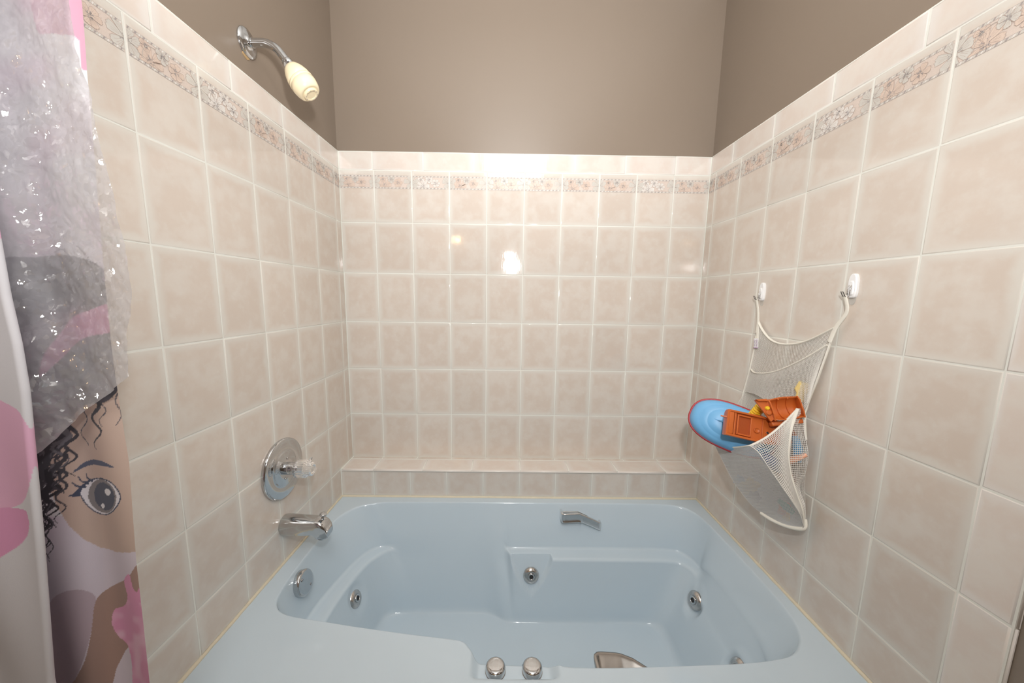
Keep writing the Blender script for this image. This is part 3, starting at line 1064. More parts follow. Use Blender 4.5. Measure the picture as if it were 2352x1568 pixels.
# back sheet against the wall: left edge, right edge, top dip
bl = catmull([A3(1741, 735, .010), A3(1735, 790, .010), A3(1722, 850, .010), A3(1702, 928, .012), A3(1694, 1010, .014), A3(1705, 1090, .014), A3(1740, 1150, .014)], 8)
br = catmull([A3(1918, 752, .010), A3(1903, 800, .010), A3(1878, 870, .012), A3(1850, 950, .013), A3(1853, 1040, .013), A3(1848, 1110, .013), A3(1851, 1195, .013)], 8)
bl, br = resample(bl, 40), resample(br, 40)
sheet = []
for i in range(40):
    t = i / 39
    row = []
    for s in np.linspace(0, 1, 30):
        p = bl[i] * (1 - s) + br[i] * s
        # the top edge sags between the straps
        sag = 0.062 * math.sin(math.pi * s ** 0.8) * (1 - t) ** 2
        p = p + np.array([0, 0, -sag]) + np.array([-1, 0, 0]) * (0.006 * math.sin(6 * s + 5 * t) * math.sin(math.pi * s))
        row.append(p)
    sheet.append(row)
sheet = np.array(sheet)
net('back_net', sheet, 0.0050, bag, M_NET, 0.0015)
b = MB().tube(resample(sheet[0], 40), 0.0042, 10, flat=0.6)
b.build('top_binding', M_BIND, bag)
b = MB().tube(resample(bl, 50), 0.0036, 8, flat=0.6)
b.build('side_binding', M_BIND, bag)
b = MB().tube(resample(br[:24], 40), 0.0036, 8, flat=0.6)
b.build('side_binding', M_BIND, bag)


def strap(pts, w0, w1):
    P = resample(catmull(pts, 6), 30)
    rr = np.linspace(w0, w1, 30)
    MB().tube(P, list(rr), 12, flat=0.35, up=RN).build('strap', M_BIND, bag)


strap([rw(HK1[0], HK1[1] - 0.018, 0.020), A3(1741, 715, .014), A3(1740, 760, .011), A3(1738, 800, .011)], 0.0044, 0.0066)
strap([rw(HK2[0], HK2[1] - 0.018, 0.020), A3(1945, 715, .014), A3(1921, 750, .012), A3(1905, 785, .012)], 0.0044, 0.0062)
# inner fold of the net hanging across the back sheet
fold = resample(catmull([A3(1726, 848, .014), A3(1735, 856, .03), A3(1765, 856, .03), A3(1800, 846, .026), A3(1850, 822, .02), A3(1900, 792, .012)], 6), 40)
MB().tube(fold, 0.0036, 8, flat=0.6).build('fold_binding', M_BIND, bag)
low = resample(catmull([A3(1712, 900, .014), A3(1735, 905, .03), A3(1770, 925, .035), A3(1805, 945, .03), A3(1848, 940, .03), A3(1868, 885, .018)], 6), 40)
net('inner_net', np.stack([fold * (1 - t) + low * t for t in np.linspace(0, 1, 10)], 0), 0.0048, bag, M_NET, 0.0014)
# small stitched label on the far strap
b = MB()
lo = A3(1737, 788, .019)
lx, lz = Vector((0.05, -0.99, 0.12)).normalized(), Vector((0, 0.12, 0.99)).normalized()
b.prism([(-.009, -.016), (.009, -.016), (.009, .016), (-.009, .016)], Vector(lo), lx, lz, RN, 0.0012)
lab = b.build('label_tag', M_WPLASTIC, bag)
b = MB()
for k, yy in enumerate((.004, -.004)):
    pts = [Vector(lo) + RN * 0.0014 + lx * (yy + .0022 * math.sin(q * 2.1 + k)) + lz * (-.011 + .022 * q / 14) for q in range(15)]
    b.tube(pts, 0.0006, 6)
b.box(Vector(lo) + RN * .0013 + lz * -.0145, (0.0008, 0.018, 0.002), 0, Matrix((RN, lx, lz)).transposed())
b.build('purple_lettering', M_PURPLE, lab)

# the pocket: rim and four seams running down to the bottom tip
tip = A3(1846, 1212, .035)
s0 = [A3(1641, 1020, .120), A3(1662, 1062, .112), A3(1684, 1104, .100), A3(1718, 1150, .084), A3(1745, 1175, .072), A3(1776, 1194, .062)]
s1 = [A3(1722, 1023, .160), A3(1742, 1038, .158), A3(1768, 1076, .140), A3(1798, 1120, .112), A3(1822, 1155, .082), A3(1840, 1185, .055), tip]
s2 = [A3(1832, 938, .050), A3(1817, 985, .072), A3(1811, 1035, .080), A3(1816, 1085, .074), A3(1829, 1130, .062), A3(1843, 1172, .046), tip]
s3 = [A3(1848, 935, .016), A3(1846, 985, .020), A3(1856, 1042, .026), A3(1849, 1088, .022), A3(1836, 1118, .022), A3(1849, 1165, .022), tip]
s0, s1, s2, s3 = (resample(catmull(s, 8), 60) for s in (s0, s1, s2, s3))


def sheet_between(a, c, bulge, n=16, rimsag=0.0, out=(-0.7, -0.5, -0.2)):
    out = np.array(out) / np.linalg.norm(out)
    P = []
    for t in np.linspace(0, 1, n):
        row = a * (1 - t) + c * t + out * bulge * math.sin(math.pi * t)
        fade = np.linspace(1, 0, len(a))[:, None] ** 6
        row = row + np.array([0, 0, -rimsag * math.sin(math.pi * t)]) * fade
        P.append(row)
    return np.array(P)


pA = sheet_between(s0, s1, 0.004, rimsag=0.006)
pB = sheet_between(s1, s2, 0.004, rimsag=0.014)
pC = sheet_between(s2, s3, 0.003)
net('front_net', pA, 0.0046, bag, M_NETSHADE, 0.0015)
net('front_net', pB, 0.0060, bag, M_NET, 0.0021)
net('side_net', pC, 0.0054, bag, M_NET, 0.0018)
blk = resample(bl[16:], 60)
net('side_net', sheet_between(blk, s0, 0.0), 0.0050, bag, M_NET, 0.0011)
MB().tube(resample(np.vstack([pA[:, 0], pB[1:, 0]]), 60), 0.0030, 8, flat=0.7).build('rim_binding', M_BIND, bag)
MB().tube(s2, 0.0042, 8, flat=0.6).build('seam_binding', M_BIND, bag)
MB().tube(s1, 0.0013, 6).build('seam_thread', M_NET, bag)
MB().tube(resample(catmull([s0[-9], s0[-1] + np.array([0, 0, -.001]), A3(1812, 1209, .048), tip + np.array([0, 0, -.001]), s3[-5]], 6), 40), 0.0055, 10).build('bottom_binding', M_BIND, bag)


# ------------------------------------------------------------------ toys in the bag
def plastic(name, r, g, b_, rough=0.35):
    return principled(name, srgb(r, g, b_), rough, vary=0.05, vscale=30)


P_BLUE = plastic('blue_plastic', 118, 184, 232, 0.4)
P_RED = plastic('red_plastic', 176, 44, 52)
P_ORANGE = plastic('orange_plastic', 201, 102, 42)
P_YELLOW = plastic('yellow_plastic', 246, 200, 40)
P_PALE = plastic('pale_yellow_foam', 240, 214, 140, 0.7)
P_PURPLE = plastic('purple_plastic', 120, 70, 120)
P_TEAL = plastic('teal_plastic', 60, 170, 140)
P_PEACH = plastic('peach_plastic', 240, 180, 150)
P_NAVY = plastic('navy_plastic', 60, 90, 150)
P_BRIGHT = plastic('bright_orange_plastic', 240, 130, 60)

CR, CU, CF = Vector(c_right), Vector(c_up), Vector(c_fwd)


def frame(angle_deg, tilt_x=0.0, tilt_y=0.0):
    """a toy's own axes: long axis, short axis, face normal"""
    a = math.radians(angle_deg)
    e1 = (Vector((1, 0, 0)) * math.cos(a) + Vector((0, 0, 1)) * math.sin(a))
    e2 = (Vector((1, 0, 0)) * -math.sin(a) + Vector((0, 0, 1)) * math.cos(a))
    n = e1.cross(e2)
    Rm = Matrix.Rotation(math.radians(tilt_x), 3, 'X') @ Matrix.Rotation(math.radians(tilt_y), 3, 'Z')
    return Rm @ e1, Rm @ e2, Rm @ n


# upturned blue boat hull with red gunwale
O = Vector(A3(1680, 981, .128))
e1, e2, nn = frame(-27, -24, -24)


def hull_r(th, a=0.118, bb=0.069):
    c_, s_ = math.cos(th), math.sin(th)
    ex = 2.5
    return (abs(c_ / a) ** ex + abs(s_ / bb) ** ex) ** (-1 / ex)


boat = thing('toy_boat', O - ZV * 0.07, 'light blue upturned toy boat with a red rim sticking out of bag', 'toy')
rings = []
for k, (f, h) in enumerate([(0.99, 0.0), (0.975, 0.006), (0.955, 0.014), (0.93, 0.022), (0.88, 0.029), (0.80, 0.0335), (0.76, 0.0338), (0.745, 0.0350), (0.60, 0.0385), (0.58, 0.0385), (0.565, 0.0398), (0.35, 0.042), (0.1, 0.0425), (0.01, 0.0425)]):
    rings.append([tuple(O + e1 * (f * hull_r(t) * math.cos(t)) + e2 * (f * hull_r(t) * math.sin(t)) + nn * h) for t in np.linspace(0, 2 * math.pi, 61)[:-1]])
hull = MB().grid(rings, close_v=True).build('hull', P_BLUE, boat)
rim = [O + e1 * (1.0 * hull_r(t) * math.cos(t)) + e2 * (1.0 * hull_r(t) * math.sin(t)) + nn * 0.0 for t in np.linspace(0, 2 * math.pi, 61)[:-1]]
MB().tube(rim, 0.0035, 8, closed=True, up=nn).build('rim', P_RED, boat)
b = MB().prism([(-0.055, 0), (-0.018, 0), (-0.020, 0.008), (-0.030, 0.010)], O + nn * 0.040 + e2 * -0.0012, e1, nn, e2, 0.0024)
b.build('keel_fin', P_BLUE, hull)

# orange boat tray with compartments
O = Vector(A3(1738, 985, .122))
e1, e2, nn = frame(-14, -24, -8)
L0, HW = 0.098, 0.0365
tray = thing('toy_tray_boat', O - ZV * .05, 'orange open toy boat with square hatch and two round pegs', 'toy')


def tray_outline(g):
    pts = [(-0.082 + g, -HW + g * 1.0), (-0.082 + g, HW - g), (0.0, HW - g), (0.035, HW * .97 - g), (0.065, HW * .78 - g), (0.088 - g, HW * .42), (0.097 - g, 0),
           (0.088 - g, -HW * .42), (0.065, -HW * .78 + g), (0.035, -HW * .97 + g), (0.0, -HW + g)]
    return pts


def tray_ring(g, h, n=64):
    P = np.array(tray_outline(g) + tray_outline(g)[:1])
    P = resample(P, n + 1)[:-1]
    return [tuple(O + e1 * x + e2 * y + nn * h) for x, y in P]


b = MB().grid([tray_ring(.010, -0.022), tray_ring(.003, -0.018), tray_ring(0, 0.0), tray_ring(0, 0.012), tray_ring(.001, .013), tray_ring(.0045, .013), tray_ring(.0055, .012), tray_ring(.0055, 0.001)], close_v=True, smooth=False)
k = len(b.v)
last = tray_ring(.0055, 0.001)
b.add(last, [tuple(range(64))], 0, False)
body = b.build('body', P_ORANGE, tray)
Rm = Matrix((e1, e2, nn)).transposed()
T = lambda x, y, h: O + e1 * x + e2 * y + nn * h
b = MB()
b.box(T(-0.072, 0, .006), (0.016, 0.062, 0.012), 0.002, Rm)
b.box(T(-0.060, 0, .0045), (0.004, 0.064, 0.010), 0.0008, Rm)
b.build('stern_seat', P_ORANGE, body)
b = MB()
for (cx, cy, sx, sy) in ((-0.052, 0, .004, .056), (-0.018, 0, .004, .056), (-0.035, .026, .036, .004), (-0.035, -.026, .036, .004)):
    b.box(T(cx, cy, .0045), (sx, sy, 0.008), 0.0008, Rm)
b.box(T(-0.035, 0, .0016), (0.030, 0.048, 0.0008), 0, Rm, mat=1)
b.build('hatch', [P_ORANGE, plastic('deep_orange_plastic', 168, 76, 26)], body)
b = MB()
b.box(T(0.013, 0, .003), (0.003, 0.060, 0.0045), 0.0006, Rm)
b.lathe([(0.0075, 0), (0.0075, 0.004), (0.0062, 0.0045), (0.0058, 0.0022), (0.002, 0.002)], T(-0.001, -0.004, .001), nn, 24)
b.lathe([(0.0062, 0), (0.006, 0.0025), (0.0042, 0.003), (0.0036, 0.001)], T(0.027, -0.004, .001), nn, 20)
b.build('deck_rings', P_ORANGE, body)
b = MB().lathe([(0.0035, 0), (0.0035, 0.0006)], T(0.0265, -0.0048, .0022), nn, 16)
b.build('peg_hole', M_DARK, body)
b = MB().prism([(-0.082, 0), (-0.096, .003), (-0.096, .006), (-0.082, .009)], T(0, 0.012, 0.0), e1, nn, e2, 0.0035)
b.build('stern_hook', P_ORANGE, body)

# orange digger scoop
O = Vector(A3(1788, 940, .082))
e1, e2, nn = frame(6, -26, -14)
Rm = Matrix((e1, e2, nn)).transposed()
T = lambda x, y, h: O + e1 * x + e2 * y + nn * h
scoop = thing('toy_scoop', O - ZV * .04, 'orange toy digger scoop with ribs beside the yellow spring', 'toy')
sec = []
for x in np.linspace(-0.022, 0.048, 8):
    row = []
    for th in np.linspace(-0.35, 2.3, 14):
        rr = 0.030 - 0.004 * abs(x - .013) / .035
        row.append(tuple(T(x, rr * math.sin(th - 1.0), 0.018 - rr * math.cos(th - 1.0))))
    sec.append(row)
o = MB().grid(sec).build('bucket', P_ORANGE, scoop)
sd = o.modifiers.new('shell', 'SOLIDIFY')
sd.thickness = 0.003
for x in (-0.022, 0.001, 0.024, 0.048):
    pl = [(0.030 * math.sin(th - 1.0), 0.018 - 0.030 * math.cos(th - 1.0)) for th in np.linspace(-0.35, 2.3, 12)]
    if x in (-0.022, 0.048):
        pl = pl + [(0.018, 0.016), (-0.012, 0.016)]
    else:
        pl = pl + [(q[0] * .84, 0.018 + (q[1] - 0.018) * .84) for q in pl[::-1]]
    MB().prism(pl, T(x, 0, 0), e2, nn, e1, 0.003).build('rib', P_ORANGE, scoop)
b = MB()
b.prism([(-0.052, 0.032), (-0.020, 0.024), (-0.020, -0.024), (-0.030, -0.030), (-0.038, -0.006)], T(0, 0, 0.002), e1, e2, nn, 0.005)
b.prism([(-0.052, 0.032), (-0.026, 0.030), (-0.024, 0.022), (-0.030, 0.025), (-0.046, 0.027)], T(0, 0, 0.006), e1, e2, nn, 0.010)
b.lathe([(0.0075, 0), (0.0075, 0.005), (0.005, 0.006)], T(-0.029, -0.006, 0.006), nn, 20)
b.box(T(0.012, -0.036, -0.012), (0.075, 0.012, 0.02), 0.003, Rm)
b.build('arm', P_ORANGE, scoop)
MB().lathe([(0.0055, 0), (0.0055, 0.006), (0.004, 0.0075)], T(-0.029, 0.006, 0.006), nn, 20).build('rivet', P_YELLOW, scoop)

# yellow bellows spring
a_, c_ = A3(1731, 953, .100), A3(1756, 924, .092)
ax = Vector(c_ - a_)
Ln = ax.length
prof = []
for k in range(57):
    s = k / 56
    prof.append((0.0115 + 0.0022 * math.cos(s * 7 * 2 * math.pi), s * Ln))
sp = MB().lathe(prof, a_, ax, 28).build('toy_spring', P_YELLOW)
tag(sp, 'yellow ribbed toy spring between blue boat and orange scoop', 'toy')


def star(poly_r, n, o, ang_, t, mat, name, label, group=None, tx=0, ty=0):
    e1_, e2_, n_ = frame(ang_, tx, ty)
    pts = []
    for k in range(n * 8):
        a = 2 * math.pi * k / (n * 8)
        rr = poly_r[0] + poly_r[1] * math.cos(n * a)
        pts.append((rr * math.cos(a), rr * math.sin(a)))
    ob = MB().prism(pts, Vector(o) - n_ * t / 2, e1_, e2_, n_, t, bev=min(0.004, t * .3)).build(name, mat)
    return tag(ob, label, 'toy', group)


def arm_toy(pts, rad, mat, name, label):
    P = resample(catmull([np.array(p) for p in pts], 8), 28)
    ob = MB().tube(P, rad if not isinstance(rad, list) else list(np.interp(np.linspace(0, 1, 28), np.linspace(0, 1, len(rad)), rad)), 14).build(name, mat)
    return tag(ob, label, 'toy')


star((0.024, 0.006), 5, A3(1724, 1118, .062), 20, 0.016, P_PALE, 'toy_starfish', 'pale yellow foam starfish showing at low front of bag')
star((0.018, 0.003), 6, A3(1733, 1143, .056), 5, 0.012, P_PURPLE, 'toy_flower', 'purple toy flower beneath the pale yellow starfish')
star((0.018, 0.004), 4, A3(1802, 1168, .040), 30, 0.018, P_BRIGHT, 'toy_fish', 'bright orange toy in the bottom tip of bag', ty=30)
star((0.014, 0.003), 3, A3(1806, 1188, .043), 80, 0.012, P_YELLOW, 'toy_duck', 'small yellow toy at the very bottom of bag', ty=30)
arm_toy([A3(1788, 1148, .060), A3(1805, 1163, .052), A3(1822, 1178, .046)], [.006, .010, .006], P_TEAL, 'toy_crocodile', 'slim teal toy beside the orange one at bag bottom')
arm_toy([A3(1795, 1062, .085), A3(1830, 1052, .050), A3(1852, 1044, .030)], [.010, .009, .005], P_PEACH, 'toy_doll_arm', 'peach coloured toy arm poking the side of the bag')
arm_toy([A3(1752, 1045, .125), A3(1775, 1062, .105), A3(1795, 1080, .085)], [.012, .017, .012], P_NAVY, 'toy_car', 'dark blue rounded toy behind upper front net')
arm_toy([A3(1785, 1075, .090), A3(1805, 1090, .075), A3(1812, 1110, .065)], [.011, .014, .008], P_BRIGHT, 'toy_carrot', 'orange rounded toy behind the middle seam of bag')
arm_toy([A3(1826, 1000, .040), A3(1832, 1030, .038), A3(1832, 1060, .036)], [.008, .011, .008], P_BLUE, 'toy_frog', 'light blue rounded toy in the near side of bag')
star((0.014, 0.0025), 8, A3(1698, 1103, .072), 0, 0.018, P_BLUE, 'toy_whale', 'small light blue toy bulging at the far edge of bag')
# pale yellow foam figure tucked behind the upper net
O = Vector(A3(1846, 898, .012))
e1, e2, nn = frame(-8, 0, -60)
pts = [(-.013, .026), (-.004, .023), (.006, .027), (.014, .022), (.017, .006), (.009, -.004), (.010, -.028), (-.010, -.028), (-.011, -.008), (-.018, .002)]
ob = MB().prism(pts, O, e1, e2, nn, 0.014, bev=0.003).build('foam_figure', P_PALE)
tag(ob, 'pale yellow foam figure behind the upper net of bag', 'toy')


# ------------------------------------------------------------------ shower curtain, liner and rod
from mathutils import noise as mnoise
YB, YL, YFR = -1.060, -1.090, -1.122     # fabric, liner, front fold


def print_uv(x, z, y):
    """print coordinates of the cloth (its pattern was measured on the flat panels)"""
    d0, d1, d2 = x - CAM[0], y - CAM[1], z - CAM[2]
    c = d0 * c_fwd[0] + d1 * c_fwd[1] + d2 * c_fwd[2]
    a = d0 * c_right[0] + d1 * c_right[1] + d2 * c_right[2]
    bb = d0 * c_up[0] + d1 * c_up[1] + d2 * c_up[2]
    return 1176 + PPX + FPX * a / c, 784 + PPY - FPX * bb / c


def edge_fn(pts, y):
    P = np.array([at_y(u, v, y) for u, v in pts])
    o = np.argsort(P[:, 2])
    return lambda z: np.interp(z, P[o, 2], P[o, 0])


f_right = edge_fn([(172, 0), (186, 160), (214, 400), (240, 620), (262, 800), (276, 900), (300, 1060), (318, 1290), (350, 1568)], YB)
f_fold = edge_fn([(0, 680), (26, 790), (45, 900), (65, 1100), (80, 1250), (105, 1568)], YFR)

zs_ = np.r_[np.linspace(2.00, 1.69, 18), np.linspace(1.685, 0.70, 760), np.linspace(0.69, 0.13, 36)]
path_n = [('back', 150), ('turn1', 12), ('front', 120), ('turn2', 10), ('rear', 24)]
XL = -0.022
VX, VY, SHEET = [], [], []
for z in zs_:
    xr, xf = float(f_right(z)), float(f_fold(z))
    xs, ys = [], []
    wob = 0.004 * math.sin(z * 5.0)
    s = np.linspace(0, 1, 150)
    x = xr + (XL - xr) * s
    xs.append(x)
    ys.append(YB + 0.0050 * np.sin(x * 62 + z * 2.2) + 0.0022 * np.sin(x * 23 - z * 9))
    yb_end, yf_end = ys[0][-1], YFR
    t = np.linspace(0, math.pi, 14)[1:-1]
    rad = (yb_end - yf_end) / 2
    xs.append(XL - 0.006 * np.sin(t))
    ys.append((yb_end + yf_end) / 2 + rad * np.cos(t))
    s = np.linspace(0, 1, 120)
    x = XL + (xf - XL) * s
    xs.append(x)
    ys.append(YFR + 0.004 * np.sin(x * 45 + z * 3) * np.sin(math.pi * s) + 0.003 * np.sin(z * 17 + x * 30) * np.sin(math.pi * s))
    t = np.linspace(0, math.pi, 12)[1:-1]
    xs.append(xf + 0.004 * np.sin(t))
    ys.append(YFR + 0.0045 - 0.0045 * np.cos(t))
    s = np.linspace(0, 1, 24)
    xs.append(xf + (XL + 0.01 - xf) * s)
    ys.append(YFR + 0.009 + 0 * s)
    VX.append(np.concatenate(xs))
    VY.append(np.concatenate(ys))
VX, VY = np.array(VX), np.array(VY)
NC = VX.shape[1]
VZ = np.repeat(zs_[:, None], NC, 1)
sheet_id = np.repeat(np.r_[np.zeros(156), np.ones(NC - 156)][None], len(zs_), 0)
ub, vb = print_uv(VX, VZ, YB)
uf, vf = print_uv(VX, VZ, YFR)
back_m = sheet_id == 0
U = np.where(back_m, ub, uf)
V = np.where(back_m, vb, vf)


def noise2(x, y, sc, seed):
    g = np.random.default_rng(seed).random((64, 64))
    a, c = x * sc, y * sc
    i, j = np.floor(a).astype(int), np.floor(c).astype(int)
    fa, fc_ = a - i, c - j
    fa, fc_ = fa * fa * (3 - 2 * fa), fc_ * fc_ * (3 - 2 * fc_)
    G = lambda p, q: g[p % 64, q % 64]
    return (G(i, j) * (1 - fa) + G(i + 1, j) * fa) * (1 - fc_) + (G(i, j + 1) * (1 - fa) + G(i + 1, j + 1) * fa) * fc_


col = np.zeros(VX.shape + (3,))
lin = lambda r, g, b_: np.array(srgb(r, g, b_)[:3])
col[:] = lin(228, 226, 228)


def inside(poly, mask):
    P = np.array(poly, float)
    r = np.zeros(U.shape, bool)
    box = mask & (U >= P[:, 0].min()) & (U <= P[:, 0].max()) & (V >= P[:, 1].min()) & (V <= P[:, 1].max())
    uu, vv = U[box], V[box]
    ins = np.zeros(uu.shape, bool)
    for i in range(len(P)):
        (x0, y0), (x1, y1) = P[i - 1], P[i]
        if y0 == y1:
            continue
        k = ((y0 > vv) != (y1 > vv)) & (uu < (x1 - x0) * (vv - y0) / (y1 - y0) + x0)
        ins ^= k
    r[box] = ins
    return r


def fill(poly, rgb, mask=None, smooth_=True, a=1.0):
    mask = back_m if mask is None else mask
    pts = catmull(poly, 6, True) if smooth_ else poly
    k = inside(pts, mask)
    col[k] = col[k] * (1 - a) + lin(*rgb) * a
    return k


def stroke(pts, w0, w1, rgb, n=None, mask=None, a=1.0):
    mask = back_m if mask is None else mask
    P = np.array(catmull(pts, 6) if n is None else pts, float)
    pad = max(w0, w1) + 2
    box = mask & (U > P[:, 0].min() - pad) & (U < P[:, 0].max() + pad) & (V > P[:, 1].min() - pad) & (V < P[:, 1].max() + pad)
    if not box.any():
        return
    uu, vv = U[box], V[box]
    hit = np.zeros(uu.shape, bool)
    k = len(P) - 1
    for i in range(k):
        a0, b0 = P[i], P[i + 1]
        ww = (w0 + (w1 - w0) * (i + .5) / k) / 2
        d = b0 - a0
        t = np.clip(((uu - a0[0]) * d[0] + (vv - a0[1]) * d[1]) / (d @ d + 1e-9), 0, 1)
        hit |= (uu - a0[0] - t * d[0]) ** 2 + (vv - a0[1] - t * d[1]) ** 2 < ww * ww
    full = np.zeros(U.shape, bool)
    full[box] = hit
    col[full] = col[full] * (1 - a) + lin(*rgb) * a


SKIN, SKIN2, HAIR, HAIR2, SLATE = (206, 182, 168), (176, 146, 134), (78, 76, 82), (120, 116, 122), (92, 98, 118)
PINK, PINK2 = (232, 162, 196), (214, 128, 172)
# pale pink clouds in the upper ground
nz = noise2(U, V, 0.012, 3)
g = back_m & (V < 620)
col[g] = col[g] + (lin(228, 204, 218) - col[g]) * (np.clip((nz[g] - .45) * 3, 0, 1) * 0.8)[:, None]
fill([(84, -60), (200, -60), (215, 60), (205, 140), (175, 150), (165, 80), (120, 78), (92, 70)], (216, 168, 188))
# lilac ground below the face
fill([(60, 1180), (330, 1180), (360, 1600), (60, 1600)], (222, 212, 222), smooth_=False)
fill([(95, 1420), (160, 1350), (215, 1370), (212, 1450), (190, 1530), (140, 1600), (95, 1600)], (196, 178, 188))
# face
fill([(70, 880), (330, 860), (330, 1262), (262, 1269), (222, 1262), (192, 1240), (166, 1205), (146, 1165), (120, 1100), (70, 1060)], SKIN, smooth_=False)
# shoulder, arm
fill([(330, 1290), (300, 1320), (282, 1334), (246, 1354), (224, 1370), (215, 1392), (212, 1450), (202, 1510), (180, 1550), (150, 1600), (240, 1600), (262, 1535), (290, 1490), (340, 1480), (345, 1400)], SKIN2)
fill([(283, 1336), (299, 1316), (308, 1345), (318, 1356), (326, 1350), (335, 1420), (345, 1500), (356, 1600), (300, 1600), (293, 1540), (284, 1493), (262, 1472), (250, 1450), (247, 1428), (252, 1408), (268, 1402), (282, 1392), (290, 1370)], PINK)
g = back_m & (V > 1380) & (np.abs(col - lin(*PINK)).sum(-1) < .01)
k = noise2(U, V, 0.045, 5)
col[g] = col[g] + (lin(244, 196, 218) - col[g]) * np.clip((k[g] - .4) * 2.2, 0, 1)[:, None]
# hair mass, bow
fill([(10, 610), (60, 590), (150, 585), (225, 605), (262, 660), (282, 760), (286, 860), (262, 915), (215, 925), (170, 945), (150, 990), (120, 1060), (60, 1080), (20, 1000), (5, 800)], HAIR)
g = back_m & (np.abs(col - lin(*HAIR)).sum(-1) < .01)
k = noise2(U * 0.6, V, 0.05, 9)
col[g] = col[g] + (lin(118, 114, 124) - col[g]) * np.clip((k[g] - .35) * 1.4, 0, 1)[:, None]
fill([(92, 863), (97, 815), (122, 772), (160, 735), (215, 713), (264, 697), (266, 756), (215, 772), (168, 795), (130, 826), (108, 850)], PINK2)
Rr_ = random.Random(5)
stroke([(115, 578), (140, 572), (165, 583), (180, 600)], 3, 1, HAIR2)
stroke([(188, 566), (205, 585), (214, 598)], 3, 1, HAIR2)


def curl(x0, y0, ln, amp, w0, w1, rgb, per=44, ph=0.0, lean=0.0):
    pts = []
    for i in range(int(ln / 5) + 2):
        t = i * 5
        f = 0.4 + 0.6 * min(1, t / 40)
        pts.append((x0 + lean * t + amp * f * math.sin(2 * math.pi * t / per + ph), y0 + t))
    stroke(pts, w0, w1, rgb, n=1)


for k in range(46):     # ringlets hanging at the left of the face
    x0 = 62 + Rr_.random() * 88
    y0 = 930 + Rr_.random() * 150 + (62 - x0) * -0.1
    ln = 70 + Rr_.random() * (200 - (x0 - 62) * 1.25)
    tone = Rr_.choice([HAIR, HAIR, HAIR, (58, 56, 62), HAIR2])
    curl(x0, y0, ln, 7 + Rr_.random() * 7, 8 + Rr_.random() * 5, 1.5, tone, 36 + Rr_.random() * 26, Rr_.random() * 6, -0.05)
for (x0, y0, ln, am, w, pr_) in ((232, 905, 120, 12, 11, 62), (192, 915, 105, 11, 4, 66), (278, 880, 90, 6, 3.5, 70), (248, 900, 70, 8, 3, 50), (160, 960, 130, 12, 11, 50), (148, 1080, 110, 10, 6, 48), (128, 1150, 130, 9, 4, 52), (105, 1180, 110, 10, 3, 56)):
    curl(x0, y0, ln, am, w, 1.5, HAIR if w > 5 else (96, 94, 102), pr_, x0)
# eyebrow, eye, lashes
fill([(165, 1086), (182, 1068), (205, 1057), (232, 1054), (256, 1060), (272, 1069), (246, 1067), (216, 1067), (190, 1074)], SLATE)
eye = lambda cx, cy, rx, ry, n=28, rot=0.0: [(cx + rx * math.cos(t) * math.cos(rot) - ry * math.sin(t) * math.sin(rot), cy + rx * math.cos(t) * math.sin(rot) + ry * math.sin(t) * math.cos(rot)) for t in np.linspace(0, 2 * math.pi, n)[:-1]]
almond = [(182, 1133), (192, 1116), (212, 1103), (238, 1099), (262, 1105), (277, 1121), (283, 1139), (274, 1158), (256, 1175), (234, 1182), (212, 1176), (195, 1160)]
fill([(230 + (x - 230) * 1.06, 1141 + (y - 1141) * 1.07) for x, y in almond], (74, 80, 100))
fill([(178, 1122), (196, 1106), (222, 1098), (218, 1110), (198, 1122), (188, 1140), (160, 1138), (170, 1132)], (74, 80, 100))
fill(almond, (232, 228, 232))
k1 = inside(catmull(almond, 6, True), back_m)
fill(eye(236, 1139, 39, 40), (140, 134, 134), k1)
fill(eye(241, 1139, 30, 33), (88, 92, 106), k1)
fill(eye(252, 1127, 8.5, 8.5), (240, 238, 240), k1)
fill(eye(234, 1163, 5.5, 5.5), (240, 238, 240), k1)
for a_, c_ in (((190, 1120), (165, 1108)), ((196, 1112), (176, 1096)), ((206, 1106), (192, 1089))):
    stroke([a_, ((a_[0] + c_[0]) / 2 - 3, (a_[1] + c_[1]) / 2 + 3), c_], 6, 1.2, (74, 80, 100))
# front fold: white with pink clouds
fm = ~back_m
col[fm] = lin(216, 214, 218)
fill([(-80, 920), (20, 930), (58, 975), (70, 1070), (62, 1130), (30, 1165), (-80, 1180)], (226, 176, 202), fm)
fill([(-80, 1175), (40, 1170), (62, 1190), (62, 1225), (40, 1255), (-20, 1290), (-80, 1300)], (222, 156, 192), fm)
fill([(-60, 350), (-10, 380), (-5, 520), (-60, 560)], (226, 176, 202), fm)
b = MB()
cur = MB()
idx = np.arange(len(zs_) * NC).reshape(len(zs_), NC)
F4 = np.stack([idx[:-1, :-1], idx[1:, :-1], idx[1:, 1:], idx[:-1, 1:]], -1).reshape(-1, 4)
me = bpy.data.meshes.new('fabric')
base = np.array([0.07, -1.085, 0.13])
cv = np.stack([VX, VY, VZ], -1).reshape(-1, 3) - base
me.vertices.add(len(cv))
me.vertices.foreach_set('co', cv.ravel())
me.loops.add(F4.size)
me.loops.foreach_set('vertex_index', F4.ravel().astype(np.int32))
me.polygons.add(len(F4))
me.polygons.foreach_set('loop_start', np.arange(0, F4.size, 4, dtype=np.int32))
me.polygons.foreach_set('use_smooth', np.ones(len(F4), bool))
me.update(calc_edges=True)
ca_ = me.color_attributes.new('print', 'FLOAT_COLOR', 'POINT')
ca_.data.foreach_set('color', np.concatenate([col.reshape(-1, 3), np.ones((len(cv), 1))], 1).astype(np.float32).ravel())

